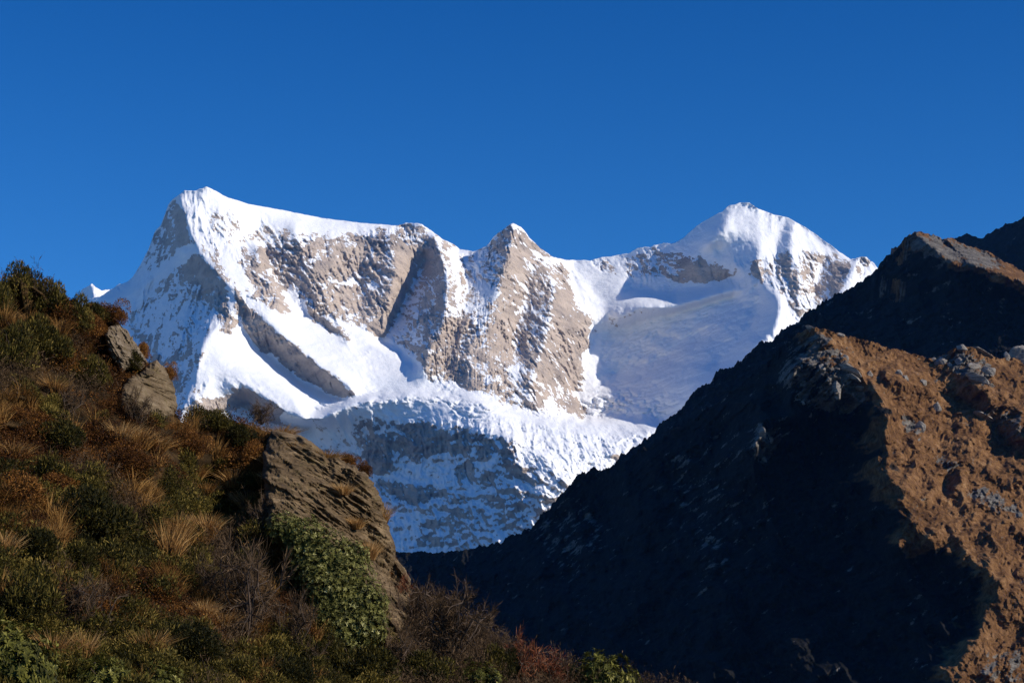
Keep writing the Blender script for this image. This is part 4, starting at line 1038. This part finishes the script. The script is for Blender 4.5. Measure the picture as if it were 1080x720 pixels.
# ------------------------------------------------------------------ shrubs and tufts one can point to
# rhododendrons
for a in [
    ('rhodo', 10, 718, 110, 70, 'dense rhododendron bush with pale rosettes of leaves in the lower left corner of the hillside'),
    ('rhodo', 106, 728, 72, 40, 'low rhododendron bush below two golden tufts at the bottom of the slope'),
    ('rhodo', 163, 730, 62, 34, 'low rhododendron bush to the right of another along the bottom of the slope'),
    ('rhodo', 506, 728, 62, 34, 'small rhododendron between the red twigged shrubs and the dark green ones'),
    ('rhodo', 634, 732, 84, 48, 'round rhododendron bush at the right tip of the hillside against the dark ridge'),
    ('rhodo', 130, 612, 26, 20, 'tiny pale leaved rhododendron among the dark green scrub of the mid slope'),
    # junipers
    ('juniper', 22, 318, 66, 46, 'tall dark green juniper on the very top of the hillside skyline'),
    ('juniper', -8, 326, 60, 50, 'dark juniper at the left end of the skyline beside the tallest one'),
    ('juniper', 54, 330, 56, 44, 'green juniper on the sloping skyline just right of the tallest one'),
    ('juniper', 78, 345, 50, 40, 'green juniper lowest of those stepping down the upper skyline'),
    ('juniper', 101, 336, 38, 26, 'small dark juniper left of the rusty shrub on the crest'),
    ('juniper', 40, 372, 80, 48, 'broad juniper in the shade below the skyline group'),
    ('juniper', 6, 384, 70, 52, 'dark juniper at the left margin under the skyline group'),
    ('juniper', 128, 386, 54, 28, 'green juniper cushion spilling over the pale rock face'),
    ('juniper', 92, 404, 64, 36, 'juniper growing left of the large rounded boulder'),
    ('juniper', 224, 452, 62, 26, 'low dark juniper on the rim between the boulder and the tilted slab'),
    ('juniper', 252, 470, 56, 30, 'dark juniper hanging over the left edge of the tilted slab'),
    ('juniper', 60, 470, 72, 34, 'green juniper above the long golden grass swathe'),
    ('juniper', 96, 560, 110, 56, 'wide dark juniper in the middle of the lower slope'),
    ('juniper', 30, 590, 90, 44, 'olive juniper left of the widest one on the lower slope'),
    ('juniper', 24, 650, 96, 56, 'dark juniper right above the corner rhododendron'),
    ('juniper', 190, 690, 100, 40, 'spreading juniper left of the leafless grove at the slope foot'),
    ('juniper', 375, 712, 100, 42, 'dark juniper under the bright green rhododendron'),
    ('juniper', 445, 718, 80, 38, 'juniper at the slope foot between the rock rib and the red shrubs'),
    ('juniper', 528, 712, 50, 36, 'dark green shrub tucked left of the red twigged pair'),
    ('juniper', 300, 716, 90, 34, 'juniper in front of the lower leafless shrub'),
    # heath
    ('heath', 118, 338, 50, 26, 'rusty heath shrub on the crest above the pale rock face'),
    ('heath', 96, 352, 44, 26, 'rust coloured shrub behind the pale rock face'),
    ('heath', 150, 376, 24, 22, 'small rusty shrub growing on the upper right edge of the pale rock'),
    ('heath', 178, 398, 24, 20, 'reddish shrub peeking over the top of the large rounded boulder'),
    ('heath', 70, 392, 60, 32, 'orange brown shrub on the shaded bank left of the pale rock'),
    ('heath', 366, 492, 36, 20, 'russet shrub on the top edge of the tilted slab'),
    ('heath', 384, 500, 22, 18, 'small russet shrub at the upper right corner of the tilted slab'),
    ('heath', 20, 532, 90, 40, 'brown heath shrub near the left margin at mid slope'),
    ('heath', 58, 520, 70, 32, 'brown heath beside the short golden tuft of the mid slope'),
    ('heath', 134, 490, 60, 26, 'orange brown heath under the long golden grass swathe'),
    ('heath', 200, 476, 54, 26, 'rust brown heath in the dip right of the boulder'),
    ('heath', 280, 500, 30, 30, 'russet shrub pressed against the upper left face of the tilted slab'),
    ('bare', 276, 560, 44, 44, 'leafless shrub between the dark hollow and the left face of the tilted slab'),
    ('heath', 268, 484, 40, 24, 'rust brown shrub at the left end of the tilted slab rim'),
    ('juniper', 252, 600, 60, 30, 'low dark juniper in the hollow beneath the tilted slab'),
    ('heath', 410, 600, 26, 24, 'ochre shrub in the notch between the slab and the rock rib'),
    # leafless
    ('bare', 262, 668, 104, 108, 'large dark leafless shrub left of the bright green rhododendron'),
    ('bare', 306, 690, 80, 66, 'grey leafless shrub in front of the bright green rhododendron'),
    ('bare', 226, 640, 66, 60, 'leafless shrub at the left side of the large dark one'),
    ('bare', 276, 446, 40, 26, 'thin leafless shrub standing up against the snow beside the tilted slab'),
    ('bare', 206, 446, 36, 16, 'thin leafless shrub on the rim just right of the boulder'),
    ('bare', 146, 452, 50, 48, 'grey brown leafless shrub growing against the boulder face'),
    ('bare', 86, 670, 84, 70, 'brown leafless shrub above the two bottom golden tufts'),
    ('bare', 70, 440, 60, 38, 'brown leafless shrub above the bright short golden tuft'),
    ('bare', 478, 694, 104, 84, 'widest leafless brown shrub on the right shoulder of the hillside'),
    ('bare', 440, 664, 60, 56, 'reddish brown leafless shrub beside the narrow rock rib'),
    ('bare', 468, 656, 44, 38, 'leafless shrub standing on the skyline right of the rock rib'),
    ('bare', 506, 680, 44, 38, 'leafless shrub on the descending skyline right of the widest one'),
    ('bare', 528, 692, 34, 30, 'last grey leafless shrub before the red twigged pair'),
    ('bare', 598, 716, 36, 22, 'pale leafless shrub between the red shrubs and the end rhododendron'),
    ('bare', 420, 706, 60, 50, 'leafless shrub in front of the narrow rock rib'),
    # red twigs
    ('red', 554, 722, 44, 56, 'tall red twigged shrub at the foot of the hillside'),
    ('red', 582, 726, 40, 40, 'shorter red twigged shrub right of the tall red one'),
    ('red', 424, 640, 24, 34, 'slim reddish shrub on the skyline at the rock rib'),
    # grass
    ('tuft', 57, 416, 28, 24, 'bright short golden tuft above the mid slope'),
    ('tuft', 128, 466, 34, 24, 'golden tuft at the left part of the swathe below the boulder'),
    ('tuft', 146, 472, 38, 26, 'golden tuft in the middle of the swathe below the boulder'),
    ('tuft', 163, 476, 34, 22, 'golden tuft at the right part of the swathe below the boulder'),
    ('tuft', 14, 484, 34, 22, 'golden tuft by the left margin at mid slope'),
    ('tuft', 177, 598, 34, 56, 'tall golden tuft in the dark hollow of the slope'),
    ('tuft', 188, 572, 26, 34, 'golden tuft behind the tall one in the dark hollow'),
    ('tuft', 218, 566, 28, 30, 'golden tuft right of the tall one in the dark hollow'),
    ('tuft', 4, 588, 30, 34, 'golden tuft cut by the left margin of the lower slope'),
    ('tuft', 46, 616, 26, 18, 'faded golden tuft above the brown leafless shrub of the lower slope'),
    ('tuft', 56, 696, 42, 34, 'broad golden tuft beside the corner rhododendron'),
    ('tuft', 88, 696, 26, 36, 'upright orange tuft right of the broad golden one'),
    ('tuft', 156, 690, 42, 30, 'pale golden tuft on the bottom slope above two rhododendrons'),
    ('tuft', 214, 650, 30, 20, 'orange tuft at the left of the row under the leafless grove'),
    ('tuft', 236, 660, 30, 20, 'orange tuft at the right of the row under the leafless grove'),
    ('tuft', 206, 505, 26, 20, 'orange tuft uppermost of those left of the tilted slab'),
    ('tuft', 216, 524, 30, 20, 'orange tuft second of those left of the tilted slab'),
    ('tuft', 246, 512, 28, 20, 'orange tuft nearest the left edge of the tilted slab'),
    ('tuft', 262, 536, 32, 22, 'orange tuft below the left corner of the tilted slab'),
    ('tuft', 296, 462, 30, 16, 'golden tuft on the upper left corner of the tilted slab'),
    ('tuft', 245, 560, 26, 22, 'orange tuft above the large dark leafless shrub'),
]:
    plant(*a)

# tufts rooted in cracks of the tilted slab
def on(x, y, d):
    return at(np.array([x], float), np.array([y], float), np.array([d], float))[0]
for x, y, d, w, h, lb in [
    (330, 534, 62.9, 26, 18, 'orange tuft rooted in a crack in the middle of the tilted slab'),
    (344, 486, 64.9, 30, 14, 'golden tuft along the top edge of the tilted slab'),
    (402, 552, 64.9, 20, 26, 'orange tuft hanging at the right edge of the tilted slab'),
    (286, 492, 63.4, 24, 16, 'orange tuft on the left face of the tilted slab, highest of three'),
    (292, 512, 62.8, 26, 18, 'orange tuft on the left face of the tilted slab, middle of three'),
    (300, 532, 62.5, 26, 18, 'orange tuft on the left face of the tilted slab, lowest of three'),
    (312, 476, 64.4, 22, 12, 'small golden tuft near the upper left rim of the tilted slab'),
    (362, 520, 62.9, 20, 14, 'single small tuft in the bare right half of the tilted slab'),
    (376, 556, 62.7, 18, 14, 'small orange tuft low in the right half of the tilted slab'),
    (390, 588, 62.7, 22, 22, 'ochre tuft at the lower right of the tilted slab'),
]:
    plant('tuft', x, y, w, h, lb, on(x, y, d))

# the big rhododendron in front of the slab: one crown of leaf rosettes on a leaning trunk
r = np.random.default_rng(900)
foot = hill(372, 690)
dB = foot[1]
lumps = [(300, 556, 20), (324, 566, 24), (346, 584, 28), (366, 606, 30), (378, 634, 30), (384, 660, 26), (350, 622, 34), (332, 598, 28), (318, 578, 20), (356, 652, 28), (340, 640, 22), (394, 640, 18), (374, 584, 16), (360, 668, 24)]
C, Dd = [], []
for k, (x, y, rp) in enumerate(lumps):
    c = on(x, y, dB + .004 * (x - 372) + .9 * ((690 - y) / 130.) ** 1); R = rp * dB / FPX
    n = int(rp * rp * 1.0)
    d = unit(r.normal(size=(n, 3)))
    q = c + d * (R * (.45 + .6 * r.random(n) ** .7))[:, None] * np.array([1, .9, .95])
    C.append(q); Dd.append(d + np.array([.15, -.1, .45]))
C = np.concatenate(C); Dd = np.concatenate(Dd)
root = link('rhododendron_bush', None, None, foot, label='big bright green rhododendron leaning across the foot of the tilted slab', category='bush', group=GROUPS['rhodo'])
V, F, a = whorls(C - foot, Dd, r, .088, 7)
link('foliage', pm('big_rhododendron_foliage', (V, F, a), MAT_RHODO_PALE), root)
tr = []
for k, (x, y, rp) in enumerate(lumps):
    c = on(x, y, dB + .9 * ((690 - y) / 130.)) - foot
    tt = np.linspace(0, 1, 8)[:, None]
    pts = c * tt ** np.array([1.5, 1.0, .8]) + r.normal(size=(8, 3)) * .05 * np.sin(tt * np.pi)
    tr.append((*tube(pts, np.linspace(.055, .015, 8), 5), np.full(35, .4)))
link('trunk', pm('big_rhododendron_trunk', joinp(tr), MAT_BARK, True), root)

# ------------------------------------------------------------------ boulders lying on the brown ridge
def boulder_mesh(seed):
    import bmesh
    r = np.random.default_rng(seed)
    bm = bmesh.new(); bmesh.ops.create_icosphere(bm, subdivisions=4, radius=1.0)
    V = np.array([v.co for v in bm.verts])
    N = unit(r.normal(size=(11, 3))); o = r.uniform(.5, .85, 11)
    for nn, oo in zip(N, o):
        h = V @ nn - oo
        V = V - np.maximum(h, 0)[:, None] * nn * .93
    V = V * np.array([1, .8, .9]) * (1 + .10 * fbm(V[:, 0] * 2.3 + seed, V[:, 1] * 2.3 + V[:, 2] * 2, 4, .6, seed=seed))[:, None]
    for v, c in zip(bm.verts, V): v.co = c
    me = bpy.data.meshes.new('boulder'); bm.to_mesh(me); bm.free()
    me.materials.append(MAT_RIDGEROCK)
    me.polygons.foreach_set('use_smooth', np.zeros(len(me.polygons), bool))
    return me
t = NT('grey_ridge_rock'); p = t.pos()
s = t.noise(t.mapping(p, (1 / 5, 1 / 5, 1 / 1.2), (0, math.radians(30), 0)), 1.0, 7, .65, .4)
MAT_RIDGEROCK = t.bsdf(t.ramp(s, [(.3, (.09, .08, .07)), (.5, (.21, .185, .16)), (.7, (.36, .325, .28))]), .9, .1, t.bump(s, .8, .8))
BOULD = [boulder_mesh(950 + k) for k in range(5)]
def ridge_at(px, py):
    d, _ = r1_depth(np.array([[px]], float), np.array([[py]], float))
    return at(np.array([px], float), np.array([py], float), d[0])[0]
for k, (x, y, w, h, lb) in enumerate([
    (1075, 379, 22, 30, 'big pointed grey boulder on the ridge skyline at the right margin'),
    (1062, 376, 8, 11, 'small grey boulder left of the big pointed one on the skyline'),
    (1015, 367, 13, 9, 'pale boulder crowning the knoll of the brown ridge'),
    (1036, 371, 22, 6, 'flat slab lying on the right shoulder of the knoll'),
    (993, 382, 13, 15, 'rounded grey boulder at the left foot of the knoll'),
    (985, 381, 7, 8, 'small bright boulder left of the rounded one under the knoll'),
    (1002, 386, 7, 8, 'small pale boulder right of the rounded one under the knoll'),
    (1013, 382, 12, 12, 'grey boulder just below the top of the knoll'),
    (1027, 386, 16, 10, 'flat topped boulder in the middle of the knoll'),
    (1041, 393, 18, 17, 'largest grey boulder on the right side of the knoll'),
    (1031, 401, 26, 11, 'long tilted slab at the bottom of the knoll'),
    (973, 404, 12, 8, 'lone pale boulder on the grass left below the knoll'),
    (989, 430, 10, 14, 'upright boulder on open grass beside the cast shadow'),
    (1038, 438, 20, 7, 'tilted slab below the cast shadow on the ridge'),
    (971, 450, 10, 16, 'tall grey rock low on the grassy flank'),
    (1001, 489, 6, 6, 'little white boulder alone on the lower grassy flank'),
    (883, 412, 11, 20, 'tall pale pointed rock in the shaded broken ground'),
    (867, 388, 9, 10, 'orange tinged boulder left in the broken ground'),
    (902, 417, 14, 13, 'blocky boulder at the lower right of the broken ground'),
    (909, 408, 12, 8, 'pale boulder directly above the blocky one'),
    (896, 391, 24, 7, 'long sloping slab across the broken ground'),
    (901, 398, 18, 6, 'second sloping slab just below the long one'),
    (918, 396, 8, 11, 'boulder at the right end of the broken ground'),
    (887, 374, 5, 7, 'small pale rock left of a similar one above the slabs'),
    (892, 377, 5, 9, 'small upright pale rock just above the long slab'),
    (875, 378, 6, 7, 'small grey rock at the upper left of the slabs'),
    (846, 387, 8, 5, 'flat pale rock far left on the dark flank near the summit'),
    (847, 425, 5, 6, 'small pale rock on the dark flank below the summit'),
    (855, 437, 5, 6, 'small pale rock lower on the dark flank'),
    (886, 353, 9, 6, 'small boulder on the skyline right of the ridge summit'),
    (855, 347, 12, 5, 'flat rock capping the summit of the brown ridge'),
    (948, 394, 9, 8, 'boulder on the grass right of the first cast shadow'),
    (955, 399, 9, 8, 'boulder next to another on the grass beside the shadow'),
    (805, 455, 9, 14, 'sunlit rock highest in the bright cluster on the dark flank'),
    (812, 463, 7, 9, 'sunlit rock right in the bright cluster on the dark flank'),
    (804, 474, 10, 12, 'sunlit rock in the middle of the bright cluster on the dark flank'),
    (806, 486, 7, 9, 'sunlit rock lowest in the bright cluster on the dark flank'),
]):
    p_ = ridge_at(x, y); m = p_[1] / FPX
    o = link('boulder', BOULD[k % 5], None, p_ + np.array([0, .15 * w * m, 0]), label=lb, category='boulder', group='boulders on the brown ridge')
    o.scale = (w * m * .62, w * m * .62, h * m * .62)
    o.rotation_euler = (0.15 * math.sin(k * 3.1), math.radians(28) if w > 1.7 * h else .2 * math.cos(k * 1.7), k * 1.3 if w < 1.7 * h else .2)
# ------------------------------------------------------------------ the air between here and the snow
hv = bpy.data.materials.new('mountain_air'); hv.use_nodes = True
ht = hv.node_tree; ht.nodes.clear()
pv = ht.nodes.new('ShaderNodeVolumePrincipled')
pv.inputs['Color'].default_value = (.10, .38, 1.0, 1)
pv.inputs['Density'].default_value = 8e-6
pv.inputs['Anisotropy'].default_value = 0.0
ho = ht.nodes.new('ShaderNodeOutputMaterial')
ht.links.new(pv.outputs[0], ho.inputs['Volume'])
bx = [(-x, y, z) for x in (9000, -9000) for y in (-3000, 19000) for z in (-32, 5600)]
link('haze', mesh('haze', np.array(bx), [np.array([[0, 1, 3, 2], [4, 6, 7, 5], [0, 4, 5, 1], [2, 3, 7, 6], [0, 2, 6, 4], [1, 5, 7, 3]])], [hv], False), kind='stuff')
